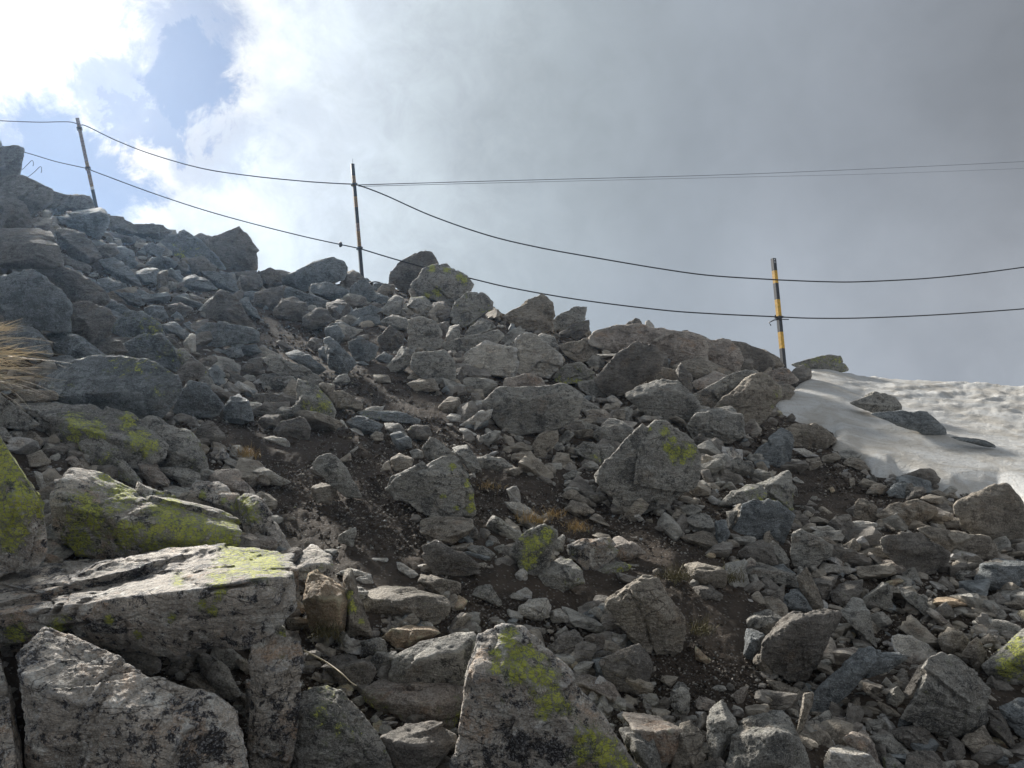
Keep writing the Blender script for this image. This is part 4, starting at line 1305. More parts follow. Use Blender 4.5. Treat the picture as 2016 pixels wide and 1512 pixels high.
def clouds(R_):
    """world point clouds of the rock's pieces"""
    rng = np.random.default_rng(R_['seed'])
    allp = [q for p in R_['pcs'] for q in p]
    bot = max(allp, key=lambda q: q[1])
    by = min(bot[1], 1640)
    bx = bot[0]
    d0 = ground_hit(min(max(bx, -150), 2200), by)
    W_, H_ = R_['x1'] - R_['x0'], R_['y1'] - R_['y0']
    size = math.sqrt(R_['area'])
    u = d0 / F                                # metres per pixel at the rock
    explicit = any(q[2] is not None for q in allp)
    res = []
    over = 0.0
    cx, cy = R_['cx'], R_['cy']
    G = 1.12 if size < 120 else 1.05
    if 'poking out of the snow' in (R_['lab'] or '') or 'showing through the snow' in (R_['lab'] or ''):
        d0 *= 0.93
        u = d0 / F
    near = 0.28 * size
    for p in R_['pcs']:
        pts = []
        pcx = sum(q[0] for q in p) / len(p)
        pcy = sum(q[1] for q in p) / len(p)
        p = [(pcx + (q[0] - pcx) * (G if (q[2] or 0) <= 20 * 1.5 else 1), pcy + (q[1] - pcy) * (G if (q[2] or 0) <= 20 * 1.5 else 1), q[2]) for q in p]
        if explicit:
            for x, y, z in p:
                pts.append(at(x, y, d0 + near * u * 0.4 - (z or 0) * u))
            for x, y, z in p:
                if (z or 0) > 12:
                    continue
                bxx = pcx + (x - pcx) * 0.75
                byy = pcy + (y - pcy) * 0.75
                pts.append(at(bxx, byy, d0 + near * u * 0.4 - (z or 0) * u + 0.62 * size * u))
        else:
            lean = rng.uniform(0.2, 0.7)
            H = max(q[1] for q in p) - min(q[1] for q in p)
            ytop = min(q[1] for q in p)
            flat = rng.uniform(0.45, 1.1) if rng.random() < 0.72 else 0.0      # depth of the upper face
            tf = rng.uniform(0.14, 0.34)                                       # share of the height it takes
            yr = ytop + tf * H
            for x, y, z in p:
                dz = (R_['y1'] - y) * lean + rng.uniform(-0.10, 0.10) * size
                if y < yr:
                    dz += flat * size * min(1.0, (yr - y) / (tf * H) + 0.25)
                pts.append(at(x, y, d0 + (near + dz) * u))
            # front edge of the upper face, and a broken front below it
            xl = min(q[0] for q in p if q[1] < ytop + 0.65 * H)
            xr = max(q[0] for q in p if q[1] < ytop + 0.65 * H)
            tilt = rng.uniform(-0.12, 0.12) * H
            fw = rng.uniform(0.22, 0.42) * size
            for f in (rng.uniform(0.15, 0.4), rng.uniform(0.55, 0.85)):
                x = xl + (xr - xl) * f
                y = yr + rng.uniform(0.0, 0.12) * H + tilt * (f - 0.5) * 2
                pts.append(at(x, y, d0 + (near + (R_['y1'] - y) * lean - fw * rng.uniform(0.6, 1.0)) * u))
            k = rng.integers(2, 4)
            a0 = rng.uniform(0, 6.28)
            for j in range(k):
                a = a0 + 6.283 * j / k + rng.uniform(-0.4, 0.4)
                f = rng.uniform(0.25, 0.55)
                q = max(p, key=lambda q: (q[0] - pcx) * math.cos(a) + (q[1] - pcy) * math.sin(a))
                x = pcx + (q[0] - pcx) * f + rng.uniform(-.05, .05) * size
                y = pcy + (q[1] - pcy) * f + 0.10 * H
                dz = (R_['y1'] - y) * lean - rng.uniform(0.25, 0.50) * size
                pts.append(at(x, y, d0 + (near + dz) * u))
            for x, y, z in p:
                if rng.random() < 0.25:
                    continue
                f = rng.uniform(0.55, 0.85)
                xx = pcx + (x - pcx) * f
                yy = pcy + (y - pcy) * f
                dz = (R_['y1'] - yy) * lean + rng.uniform(0.4, 0.7) * size
                pts.append(at(xx, yy, d0 + (near + dz) * u))
        pts = np.array(pts)
        for q, w3 in zip(p, pts[:len(p)]):
            if q[1] > R_['y0'] + 0.35 * (R_['y1'] - R_['y0']) and (q[2] or 0) <= 12:
                dq = w3[1] * CT + w3[2] * ST
                over = max(over, dq - ground_hit(min(max(q[0], -350), 2350), min(q[1], 1700)) + 0.02 * size * u)
        res.append(pts)
    if 'snow' not in (R_['lab'] or ''):
        k_ = 1 - min(over, 0.22 * d0) / d0
        res = [q * k_ for q in res]                # nearer, so that the ground does not swallow its edges
        d0 *= k_
    R_['d0'] = d0
    return res


CRACKS = [[(-10, 1150), (30, 1161), (60, 1166), (84, 1176), (101, 1190), (86, 1206), (72, 1211)], [(175, 1225), (160, 1228), (120, 1235)],
          [(1236, 1157), (1252, 1190), (1270, 1225), (1277, 1258), (1287, 1288)], [(193, 1008), (214, 1040), (236, 1080), (252, 1102)],
          [(108, 988), (140, 980), (165, 996)], [(352, 1130), (420, 1160), (500, 1150)], [(120, 1110), (140, 1160), (110, 1205)]]
LICH = {   # seed index by label fragment -> blobs in pixels of the photograph
    'large pale boulder blotched': [(1000, 1262, 26), (980, 1285, 20), (1020, 1300, 40), (1060, 1330, 40), (1090, 1385, 38), (1075, 1400, 26),
                                    (1010, 1330, 24), (1160, 1450, 30), (1190, 1480, 40), (1215, 1500, 30), (1140, 1490, 26), (975, 1310, 16), (1040, 1285, 22)],
    'big squarish grey boulder': [(925, 950, 12), (872, 976, 8), (929, 978, 10), (928, 1000, 13), (890, 918, 9), (898, 1000, 8)],
    'giant diamond shaped': [(1308, 850, 12), (1315, 880, 16), (1330, 892, 20), (1350, 893, 22), (1362, 888, 14), (1325, 865, 12), (1345, 905, 12), (1280, 845, 5)],
    'green lichen covered boulder': [(20, 920, 70), (40, 980, 70), (15, 1010, 60), (60, 930, 40), (70, 990, 40), (20, 1060, 30)],
    'wide lichen blanketed': [(180, 1020, 55), (250, 1050, 40), (160, 1060, 40), (330, 1010, 50), (380, 1050, 60), (440, 1060, 55), (300, 1070, 50),
                              (240, 970, 35), (340, 1085, 40), (200, 940, 20), (400, 1085, 40)],
    'long flat slab with a cracked': [(500, 1105, 45), (460, 1100, 40), (430, 1140, 26), (530, 1110, 40), (395, 1190, 18), (430, 1170, 14), (350, 1140, 16),
                                      (215, 1220, 12), (340, 1215, 12), (270, 1250, 12), (120, 1235, 25), (30, 1245, 30), (420, 1200, 16)],
    'long tilted grey slab': [(150, 840, 34), (250, 830, 22), (190, 850, 28), (270, 865, 26), (290, 880, 24)],
    'small block with vivid': [(490, 1000, 22), (498, 1020, 20), (480, 985, 14)],
    'lichen spotted rock at': [(470, 990, 18), (440, 985, 10), (400, 975, 12)],
    'thin slab with a yellow': [(690, 1195, 14), (686, 1170, 10), (710, 1222, 8), (684, 1205, 8)],
    'rounded green lichened': [(1045, 1070, 32), (1050, 1100, 12), (1040, 1110, 16), (1075, 1055, 20)],
    'big olive grey boulder': [(1990, 1310, 35), (2000, 1270, 25)],
    'large squarish lichened': [(850, 528, 10), (880, 530, 10), (915, 552, 10), (860, 575, 12), (838, 582, 9), (905, 545, 10)],
}


def lichen_mask(R_, Vw):
    px, py = proj(Vw)
    m = np.zeros(len(Vw))
    blobs = None
    if R_['lab']:
        for k, v in LICH.items():
            if R_['lab'].startswith(k):
                blobs = v
    if blobs:
        for bx, by, br in blobs:
            dd = np.hypot(px - bx, py - by)
            m = np.maximum(m, np.clip(1.15 - dd / br * 0.75, 0, 1))
        m = np.where(m > 0.2, m * 0.85, m * 0.5)
        return m * 0.88
    if R_['li'] > 0:
        n = fbm(Vw * 5.0 + 3.3, 3, 0.5, 19)
        return np.clip(0.20 * R_['li'] + n * 0.6, 0, 0.8)
    return m


def crack_cut(V, Vw, R):
    px, py = proj(Vw)
    cut = np.zeros(len(V))
    for cr_ in CRACKS:
        for a, b in zip(cr_[:-1], cr_[1:]):
            a = np.array(a, float); b = np.array(b, float)
            e = b - a
            t = np.clip(((px - a[0]) * e[0] + (py - a[1]) * e[1]) / (e @ e), 0, 1)
            dd = np.hypot(px - a[0] - t * e[0], py - a[1] - t * e[1])
            cut = np.maximum(cut, np.clip(1 - dd / 4.5, 0, 1))
    return cut


rocks_sorted = sorted(rocks, key=lambda r: -r['vis'])
SINGLE = 300
stuffV, stuffT, stuffM, stuffL = [], [], [], []
nv = 0


def add_stuff(V, T, mi, li):
    global nv
    stuffV.append(V)
    stuffT.append(T + nv)
    stuffM.append(np.full(len(T), mi))
    stuffL.append(li)
    nv += len(V)


GROUP = 'loose rocks of the scree slope'
placed = []
for rank, R_ in enumerate(rocks_sorted):
    size = math.sqrt(R_['area'])
    if rank >= SINGLE:
        level = 3 if size < 22 else 4
    else:
        level = 4 if size < 34 else (5 if size < 122 else (6 if size < 330 else 7))
    pcs = clouds(R_)
    sharp = 26 if R_['key'] in 'gbdp' else 38
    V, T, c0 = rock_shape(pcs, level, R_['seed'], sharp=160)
    Vw = V + c0
    if R_['lab'] and (R_['lab'].startswith('long flat slab') or R_['lab'].startswith('large olive brown split') or R_['lab'].startswith('wide lichen')):
        cut = crack_cut(V, Vw, 1)
        V = V * (1 - 0.10 * cut)[:, None]
        Vw = V + c0
    li = lichen_mask(R_, Vw)
    R_['rank'] = rank
    if rank >= SINGLE:
        add_stuff(Vw, T, KEYS.index(R_['key']), li)
        continue
    big = size > 95
    name = 'boulder' if big else 'rock'
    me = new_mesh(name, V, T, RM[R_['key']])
    at_ = me.attributes.new('lichen', 'FLOAT', 'POINT')
    at_.data.foreach_set('value', li.astype(np.float32))
    o = link(name, me, loc=tuple(c0))
    R_['obj'] = o
    tag(o, R_['lab'], name, GROUP)

# ------------------------------------------------------------------ labels for the rocks without one of their own
LAND = [('huge black and white', 'the mottled corner boulder'), ('long flat slab with a cracked', 'the long pink topped slab'),
        ('wide lichen blanketed', 'the lichen blanketed slab'), ('green lichen covered', 'the green boulder on the left edge'),
        ('upright orange and white', 'the orange and white block'), ('large pale boulder blotched', 'the yellow blotched boulder at bottom'),
        ('large olive brown split', 'the cracked leaning boulder'), ('big grey boulder cut by', 'the grey boulder at the bottom edge'),
        ('dark tilted slab with', 'the bright rimmed dark slab'), ('large faceted grey', 'the faceted block at lower right'),
        ('big olive grey', 'the olive boulder on the right edge'), ('big squarish grey boulder', 'the yellow dotted centre boulder'),
        ('broad dark triangular', 'the broad dark triangular boulder'), ('giant diamond', 'the yellow streaked diamond boulder'),
        ('broad grey boulder above', 'the broad boulder above the centre'), ('flat topped grey block uphill', 'the flat topped pale block'),
        ('large blue grey angular', 'the blue grey angular block'), ('huge brown grey boulder touching', 'the boulder at the snow corner'),
        ('big dark brown block left', 'the dark brown block at right'), ('brown cracked boulder against', 'the brown boulder at the snow rim'),
        ('large ochre stained', 'the ochre stained boulder'), ('wide rugged pinkish', 'the pinkish crest slab'),
        ('dark diamond block', 'the dark diamond crest block'), ('big pale speckled boulder', 'the speckled boulder high in the centre'),
        ('large squarish lichened crest', 'the twin crest boulders'), ('broad flat crest boulder', 'the crest boulder beside the middle pole'),
        ('tall peaked boulder', 'the peaked crest boulder'), ('large dark wedge', 'the dark wedge boulder'),
        ('massive hazy blue', 'the hazy boulder on the left edge'), ('huge slate blue boulder', 'the huge slate boulder'),
        ('tall greenish grey block', 'the tall greenish block'), ('rounded green lichened', 'the rounded green boulder'),
        ('dark block with a white', 'the block under the far left pole'), ('long grey block lying', 'the slanted grey block'),
        ('flat green grey plate', 'the green bridging plate'), ('dome shaped boulder', 'the dome shaped boulder'),
        ('grey lichen speckled boulder', 'the speckled boulder at the bottom'), ('pale grey flat block high', 'the pale flat block high left'),
        ('slate grey boulder on the right', 'the slate boulder below the snow'), ('long tilted grey slab', 'the green patched slab at left')]
lands = []
for frag, short in LAND:
    hit = [r for r in rocks if r['lab'] and r['lab'].startswith(frag)]
    lands.append((hit[0], short))
COLN = {'g': 'grey', 'b': 'brown', 'd': 'dark', 'w': 'pale', 'p': 'pinkish', 'o': 'orange brown', 's': 'bluish grey', 'm': 'black speckled'}
DIRS = ['right of', 'above right of', 'above', 'above left of', 'left of', 'below left of', 'below', 'below right of']
todo = {}
for R_ in rocks:
    if 'obj' not in R_ or R_['lab']:
        continue
    best = None
    for L, short in lands:
        dx = max(L['x0'] - R_['cx'], 0, R_['cx'] - L['x1'])
        dy = max(L['y0'] - R_['cy'], 0, R_['cy'] - L['y1'])
        dd = math.hypot(dx, dy) + 0.25 * math.hypot(R_['cx'] - L['cx'], R_['cy'] - L['cy'])
        if best is None or dd < best[0]:
            best = (dd, L, short)
    dd, L, short = best
    a = math.degrees(math.atan2(-(R_['cy'] - L['cy']), R_['cx'] - L['cx'])) % 360
    dr = DIRS[int((a + 22.5) // 45) % 8]
    w, h = R_['x1'] - R_['x0'], R_['y1'] - R_['y0']
    shape = 'upright' if h > 1.45 * w else ('flat' if w > 2.3 * h else ('wedge shaped' if len(R_['pcs'][0]) <= 4 else ('blocky' if len(R_['pcs'][0]) <= 5 else 'rounded')))
    sz = 'small' if R_['area'] < 1100 else ('mid sized' if R_['area'] < 3200 else 'large')
    todo.setdefault((short, dr), []).append((dd, sz, COLN[R_['key']], shape, R_))
ORD = ['nearest', 'second nearest', 'third nearest', 'fourth nearest', 'fifth nearest', 'sixth nearest', 'seventh nearest', 'eighth nearest', 'ninth nearest', 'tenth nearest']
for (short, dr), lst in todo.items():
    lst.sort(key=lambda q: q[0])
    for k, (dd, sz, cn, shp, R_) in enumerate(lst):
        sig = [q for q in lst if (q[1], q[2], q[3]) == (sz, cn, shp)]
        noun = R_['obj'].name.split('.')[0]
        if len(sig) == 1:
            lab = f'{sz} {cn} {shp} {noun} {dr} {short}'
        else:
            lab = f'{sz} {cn} {shp} {noun} {dr} {short}, {ORD[[q[4] is R_ for q in sig].index(True)]}'
        R_['obj']['label'] = lab

# ------------------------------------------------------------------ small stones and gravel between the rocks
def in_any(px, py, grow=3):
    m = np.zeros(px.shape, bool)
    for R_ in rocks:
        if R_['area'] < 500:
            continue
        sel = (px > R_['x0'] - 5) & (px < R_['x1'] + 5) & (py > R_['y0'] - 5) & (py < R_['y1'] + 5)
        if sel.any():
            sd = signed_dist(px[sel], py[sel], [(q[0], q[1]) for q in R_['hull']])
            t = m[sel]
            t |= sd > grow
            m[sel] = t
    return m


# bare soil, where only fine gravel lies (pixels of the photograph)
SOIL = [[(500, 870), (640, 840), (780, 860), (1000, 950), (1010, 1030), (840, 1070), (845, 1150), (700, 1210), (610, 1140), (550, 1060), (520, 960)],
        [(690, 700), (800, 720), (880, 840), (1010, 930), (1180, 990), (1420, 1100), (1460, 1200), (1300, 1140), (1150, 1070), (960, 970), (820, 900), (730, 800)],
        [(1310, 1100), (1490, 1170), (1500, 1400), (1400, 1420), (1270, 1350), (1300, 1240)],
        [(600, 680), (760, 680), (920, 830), (880, 890), (700, 860), (610, 800)], [(380, 800), (560, 830), (560, 900), (430, 880)],
        [(470, 610), (620, 640), (720, 700), (700, 760), (560, 700), (480, 660)],
        [(900, 1120), (1180, 1130), (1190, 1200), (1050, 1240), (900, 1200)], [(1560, 850), (1700, 960), (1850, 1000), (1700, 1040), (1560, 960)]]


def scatter(count, smin, smax, level, seed, pw=2.0, avoid=True):
    rng = np.random.default_rng(seed)
    n = count * 3
    # uniform over the picture, carried on to the slope
    px = rng.uniform(-60, 2080, n)
    py = rng.uniform(400, 1560, n)
    ok = ~in_any(px, py, 2 if avoid else 12)
    snow = signed_dist(px, py, SNOW) > -3
    ok &= ~snow
    soil = np.zeros(n, bool)
    for s in SOIL:
        soil |= signed_dist(px, py, s) > 0
    if avoid:
        ok &= ~(soil & (rng.random(n) < 0.985))
    out = []
    for x, y in zip(px[ok], py[ok]):
        d = ray(x, y)
        h = math.hypot(d[0], d[1])
        S, D = slope_at(math.atan2(d[0], d[1]))
        e = d[2] / h
        if S - e <= EYE / D * 0.98:
            continue
        r = EYE / (S - e)
        sz = (smin + (smax - smin) * rng.random() ** pw)          # pixels of the photograph
        P = d * (r / h)
        dep = P[1] * CT + P[2] * ST
        out.append((P, sz * dep / F))
        if len(out) >= count:
            break
    return out


shapes = {}
for lv in (1, 2, 3):
    V0, T0 = ico(lv)
    if lv == 1:
        V0 = np.array([[1, 0, 0], [-1, 0, 0], [0, 1, 0], [0, -1, 0], [0, 0, 1], [0, 0, -1.]])
        T0 = np.array([[0, 2, 4], [2, 1, 4], [1, 3, 4], [3, 0, 4], [2, 0, 5], [1, 2, 5], [3, 1, 5], [0, 3, 5]])
        V0 = V0
    bank = []
    for j in range(16):
        rng = np.random.default_rng(500 + j + lv * 50)
        k = 6
        N = rng.normal(size=(k, 3))
        N /= np.linalg.norm(N, axis=1)[:, None]
        N = np.vstack([N, [[1, 0, 0], [-1, 0, 0], [0, 1, 0], [0, -1, 0], [0, 0, 1], [0, 0, -1]]])
        d = np.concatenate([rng.uniform(0.42, 0.75, k), rng.uniform(0.6, 1.1, 6)])
        r = radial(V0, N, d, 90)
        V = V0 * r[:, None] * np.array([1.0, rng.uniform(0.5, 0.95), rng.uniform(0.3, 0.65)]) * 1.45
        if lv == 1:
            V = V0 * rng.uniform(0.5, 1.1, (6, 1)) * np.array([1, .8, .6]) + rng.normal(0, 0.12, (6, 3))
        if lv == 3:
            V = V * (1 + 0.06 * fbm(V * 4, 3, 0.6, j))[:, None]
        bank.append((V, T0))
    shapes[lv] = bank


def rot_mats(n, rng, tilt=0.5):
    a = rng.uniform(0, 6.283, n)
    ca, sa = np.cos(a), np.sin(a)
    Z = np.zeros(n); O = np.ones(n)
    Rz = np.stack([np.stack([ca, -sa, Z], 1), np.stack([sa, ca, Z], 1), np.stack([Z, Z, O], 1)], 1)
    b = rng.normal(0, tilt, n)
    Rx = np.stack([np.stack([O, Z, Z], 1), np.stack([Z, np.cos(b), -np.sin(b)], 1), np.stack([Z, np.sin(b), np.cos(b)], 1)], 1)
    c = rng.normal(0, tilt, n)
    Ry = np.stack([np.stack([np.cos(c), Z, np.sin(c)], 1), np.stack([Z, O, Z], 1), np.stack([-np.sin(c), Z, np.cos(c)], 1)], 1)
    return Rz @ Rx @ Ry


def fill(items, lv, seed, wts):
    rng = np.random.default_rng(seed)
    Rm = rot_mats(len(items), rng)
    keys = list(wts)
    backlit_keys = 'dsdsgdb'
    pr = np.array([wts[k] for k in keys], float)
    pr /= pr.sum()
    pick = rng.choice(len(keys), len(items), p=pr)
    for (P, s), Rr, kk in zip(items, Rm, pick):
        V, T = shapes[lv][rng.integers(16)]
        qx, qy = proj(P)
        key_ = backlit_keys[rng.integers(7)] if (len(wts) > 1 and qx < 760 and qy < 720) else keys[kk]  # dark keys at upper left put the backlit shade into the colour
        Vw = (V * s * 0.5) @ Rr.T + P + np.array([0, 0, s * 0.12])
        add_stuff(Vw, T, KEYS.index(key_), np.zeros(len(Vw)))


WT = dict(g=5, b=6, d=8, w=0.9, p=1.2, o=0.25, s=1.0, m=0.7)
fill(scatter(650, 34, 64, 3, 11, 1.5), 3, 21, WT)
fill(scatter(950, 22, 36, 3, 14, 1.2), 2, 24, WT)
fill(scatter(2600, 9, 26, 2, 12, 1.6), 2, 22, WT)
Vs = np.vstack(stuffV)
Ts = np.vstack(stuffT)
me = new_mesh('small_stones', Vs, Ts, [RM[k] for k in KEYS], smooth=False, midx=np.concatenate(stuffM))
at_ = me.attributes.new('lichen', 'FLOAT', 'POINT')
at_.data.foreach_set('value', np.concatenate(stuffL).astype(np.float32))
o = link('small_stones', me)
tag(o, 'small broken stones filling the gaps between the rocks of the slope', 'stones', kind='stuff')

stuffV, stuffT, stuffM, stuffL = [], [], [], []
nv = 0
fill(scatter(42000, 2.0, 11, 1, 13, 3.0, avoid=False), 1, 23, dict(g=3, b=6, d=9, w=0.5, p=0.9, o=0.25, s=0.6, m=0.1))
Vs = np.vstack(stuffV)
me = new_mesh('gravel', Vs, np.vstack(stuffT), [RM[k] for k in KEYS], smooth=False, midx=np.concatenate(stuffM))
o = link('gravel', me)
tag(o, 'fine gravel strewn over the dark soil of the slope', 'gravel', kind='stuff')

stuffV, stuffT, stuffM, stuffL = [], [], [], []
nv = 0
fill(scatter(26000, 4, 17, 1, 15, 2.2, avoid=False), 1, 25, dict(g=1))
me = new_mesh('soil_clods', np.vstack(stuffV), np.vstack(stuffT), M_SOIL, smooth=False)
o = link('soil_clods', me)
tag(o, 'crumbled clods of dark brown soil along the worn trail', 'soil', kind='stuff')

# ------------------------------------------------------------------ marker poles
def box(V, Q, MI, o, ax, ay, az, mi):
    """box from corner o with edge vectors"""
    b = len(V)
    for k in (0, 1):
        for j in (0, 1):
            for i in (0, 1):
                V.append(o + i * ax + j * ay + k * az)
    for f in ((0, 2, 3, 1), (4, 5, 7, 6), (0, 1, 5, 4), (2, 6, 7, 3), (0, 4, 6, 2), (1, 3, 7, 5)):
        Q.append(tuple(b + q for q in f))
        MI.append(mi)


def pole(top, foot, depth, bands, label, w=0.05, holes=False, sink=0.25, clamps=(), whisker=False, flat=0.4):
    B = at(*foot, depth)
    rt = ray(*top)
    Tp = rt * (B[1] / rt[1])
    Tp = Tp + np.array([0, 0.0, 0])
    axis = Tp - B
    L = np.linalg.norm(axis)
    az = axis / L
    ax = np.array([math.cos(flat), math.sin(flat), 0.0])
    ax = ax - az * (ax @ az)
    ax /= np.linalg.norm(ax)
    ay = np.cross(az, ax)
    root = bpy.data.objects.new('marker_pole', None)
    COL.objects.link(root)
    root.location = tuple(B)
    tag(root, label, 'pole', 'striped marker poles carrying the cables')
    V, Q, MI = [], [], []
    mats = [M_BLACK, M_YELLOW, M_RUSTY, M_GREYP, M_WHITEP]
    t = 0.006
    y0, y1 = top[1], foot[1]
    segs = [(y, k) for y, k in bands]
    segs.append((y1, None))
    for (ya, k), (yb, _) in zip(segs[:-1], segs[1:]):
        a = L * (y1 - ya) / (y1 - y0)
        b = L * (y1 - yb) / (y1 - y0)
        if _ is None:
            b = -sink
        o_ = az * b - ax * w / 2
        h = a - b
        if holes and ya == y0:
            # flange with two punched holes: side strips and cross pieces
            s = w * 0.34
            box(V, Q, MI, o_, ax * s, ay * t, az * h, k)
            box(V, Q, MI, o_ + ax * (w - s), ax * s, ay * t, az * h, k)
            hole = w * 0.32
            cuts = [(0, h - 0.062), (h - 0.062 + hole, h - 0.028), (h - 0.028 + hole, h)]
            for c0_, c1_ in cuts:
                if c1_ > c0_:
                    box(V, Q, MI, o_ + ax * s + az * c0_, ax * (w - 2 * s), ay * t, az * (c1_ - c0_), k)
        else:
            box(V, Q, MI, o_, ax * w, ay * t, az * h, k)
        box(V, Q, MI, o_ + ay * t, ax * t, ay * w * 0.8, az * h, k)
    me = new_mesh('post', np.array(V), Q, mats, smooth=False, midx=MI)
    link('post', me, root)
    for cy in clamps:
        a = L * (y1 - cy) / (y1 - y0)
        V, Q, MI = [], [], []
        box(V, Q, MI, az * (a - 0.014) - ax * (w * 0.5 + 0.012) - ay * 0.010, ax * (w + 0.024), ay * 0.008, az * 0.028, 0)
        box(V, Q, MI, az * (a - 0.014) - ax * (w * 0.5 + 0.012) + ay * (w * .8 + .01), ax * (w + 0.024), ay * 0.006, az * 0.028, 0)
        for sgn in (-1, 1):
            v, q = tube([az * a + ax * sgn * (w * 0.5 + 0.008) - ay * 0.025, az * a + ax * sgn * (w * 0.5 + 0.008) + ay * (w * .8 + 0.03)], 0.006, 6)
            b0 = len(V)
            V += v
            Q += [tuple(b0 + i for i in qq) for qq in q]
        link('clamp', new_mesh('clamp', np.array(V), Q, M_STEEL, smooth=False), root)
    if whisker:
        v, q = tube([az * L, az * (L + 0.07) + ax * 0.006], 0.002, 5)
        link('wire_end', new_mesh('wire_end', np.array(v), q, M_STEEL), root)
    return root, B, az, ax, ay, L


pR = pole((1525, 508), (1545.5, 719), 10.05,
          [(508, 0), (532.5, 1), (557.5, 0), (590, 1), (624, 0), (654, 1), (686, 0)],
          'right hand marker pole with fresh yellow and black bands at the edge of the snow', w=0.052, holes=True, clamps=(625,))
pM = pole((694.5, 322), (714, 552), 10.2,
          [(322, 0), (346, 2), (366, 0), (387, 2), (409, 0), (440, 3), (456, 2), (486, 0)],
          'middle marker pole with faded rusty yellow bands standing on the crest', w=0.045, clamps=(363, 489), whisker=True)
pL = pole((152, 232), (190, 410), 11.6,
          [(232, 3), (318, 2), (330, 3), (345, 2), (368, 4), (373.5, 0)],
          'far left marker pole, faded grey brown, leaning above a white topped block', w=0.05, clamps=(252, 331))

# bent hook of wire on the right pole
root, B, az, ax, ay, L = pR


def pr_pt(x, y, off=-0.02):
    """point on the right pole's plane"""
    r_ = ray(x, y)
    return r_ * ((B[1] + off) / r_[1]) - B


V, Q = tube([pr_pt(1526, 620), pr_pt(1529, 627), pr_pt(1534, 629), pr_pt(1524, 630), pr_pt(1514, 635), pr_pt(1518, 641)], 0.008, 6)
link('wire_hook', new_mesh('wire_hook', np.array(V), Q, M_STEEL), root)
V, Q = tube([pr_pt(1536, 628.5), pr_pt(1553, 629)], 0.006, 6)
link('wire_stub', new_mesh('wire_stub', np.array(V), Q, M_STEEL), root)


# ------------------------------------------------------------------ cables
def smooth_path(keys, n=120):
    """keys: (x, y, forward depth) -> smooth world path (Catmull-Rom)"""
    K = [np.array(k, float) for k in keys]
    K = [2 * K[0] - K[1]] + K + [2 * K[-1] - K[-2]]
    out = []
    per = max(2, n // (len(K) - 3))
    for i in range(1, len(K) - 2):
        for j in range(per):
            t = j / per
            p = 0.5 * ((2 * K[i]) + (-K[i - 1] + K[i + 1]) * t + (2 * K[i - 1] - 5 * K[i] + 4 * K[i + 1] - K[i + 2]) * t * t
                       + (-K[i - 1] + 3 * K[i] - 3 * K[i + 1] + K[i + 2]) * t ** 3)
            out.append(at(*p))
    out.append(at(*K[-2]))
    return out


def cable(name, keys, r, label, n=120, group=None):
    V, Q = tube(smooth_path(keys, n), r, 6)
    V = np.array(V)
    c = V.mean(0)
    o = link(name, new_mesh(name, V - c, Q, M_CABLE), loc=tuple(c))
    tag(o, label, 'cable', group)
    return o


DL, DM, DR = 11.55, 10.12, 9.98
GC = 'steel cables strung along the marker poles'
def dep(x):
    return float(np.interp(x, [-300, 170, 700, 1535, 2300], [12.6, DL, DM, DR, 10.6]))


def kk(l):
    return [(x, y, dep(x)) for x, y in l]


cable('cable', kk([(-200, 222), (-20, 236), (30, 239), (80, 240.5), (135, 240), (158, 246)]), 0.0065,
      'upper cable running left out of the picture from the far left pole', 60, GC)
cable('cable', kk([(158, 246), (172, 249), (230, 277), (300, 304), (400, 332), (500, 347), (600, 357), (660, 361), (694, 362.5)]), 0.0072,
      'upper cable sagging between the far left pole and the middle pole', 100, GC)
cable('cable', kk([(700, 363.5), (713, 367), (760, 385), (850, 425), (960, 463), (1060, 487), (1170, 507), (1300, 529), (1400, 542.5), (1530, 551)]), 0.0082,
      'upper cable sagging between the middle pole and the right hand pole', 120, GC)
cable('cable', kk([(1530, 551), (1620, 554.5), (1700, 554.5), (1850, 546), (2016, 526), (2200, 496), (2450, 440)]), 0.0082,
      'upper cable rising to the right edge from the right hand pole', 80, GC)
cable('cable', kk([(-200, 215), (0, 286), (60, 303), (110, 318), (168, 331)]), 0.0065,
      'lower cable passing behind the left crag to the far left pole', 60, GC)
c5 = cable('cable', kk([(174, 333), (200, 343), (300, 380), (400, 413), (500, 441), (600, 466), (671, 481.5), (707, 489)]), 0.0072,
           'lower cable between the far left pole and the middle pole, with a small knot', 100, GC)
cable('cable', kk([(709, 489.5), (780, 511), (850, 530), (930, 549), (1008, 567), (1140, 590), (1300, 610), (1400, 617.5), (1536, 624)]), 0.0082,
      'lower cable between the middle pole and the right hand pole, passing behind crest boulders', 120, GC)
cable('cable', kk([(1536, 624), (1600, 626.5), (1700, 626), (1850, 619.5), (2016, 608), (2200, 592), (2450, 565)]), 0.0082,
      'lower cable running from the right hand pole to the right edge', 80, GC)
# knot on the lower left cable
V0, T0 = ico(2)
kp = at(670.5, 481, dep(670))
kn = V0 * np.array([0.026, 0.026, 0.038]) * (1 + 0.25 * vnoise(V0 * 3))[:, None]
k_o = link('knot', new_mesh('knot', kn, T0, M_STEEL), c5)
k_o.location = Vector(kp) - c5.location
# thin far wires that leave from the middle pole
GF = 'thin far wires against the cloud'
cable('far_wire', [(706, 364, 10.2), (1000, 355.5, 16), (1400, 345, 24), (1700, 333, 30), (2016, 318, 36), (2500, 292, 46)], 0.0068,
      'upper thin wire crossing the grey cloud from the middle pole to the right edge', 80, GF)
cable('far_wire', [(706, 367, 10.2), (1000, 359.5, 16), (1400, 350, 24), (1700, 343, 30), (2016, 331.5, 36), (2500, 312, 46)], 0.0042,
      'lower and fainter thin wire crossing the grey cloud just under the other', 80, GF)


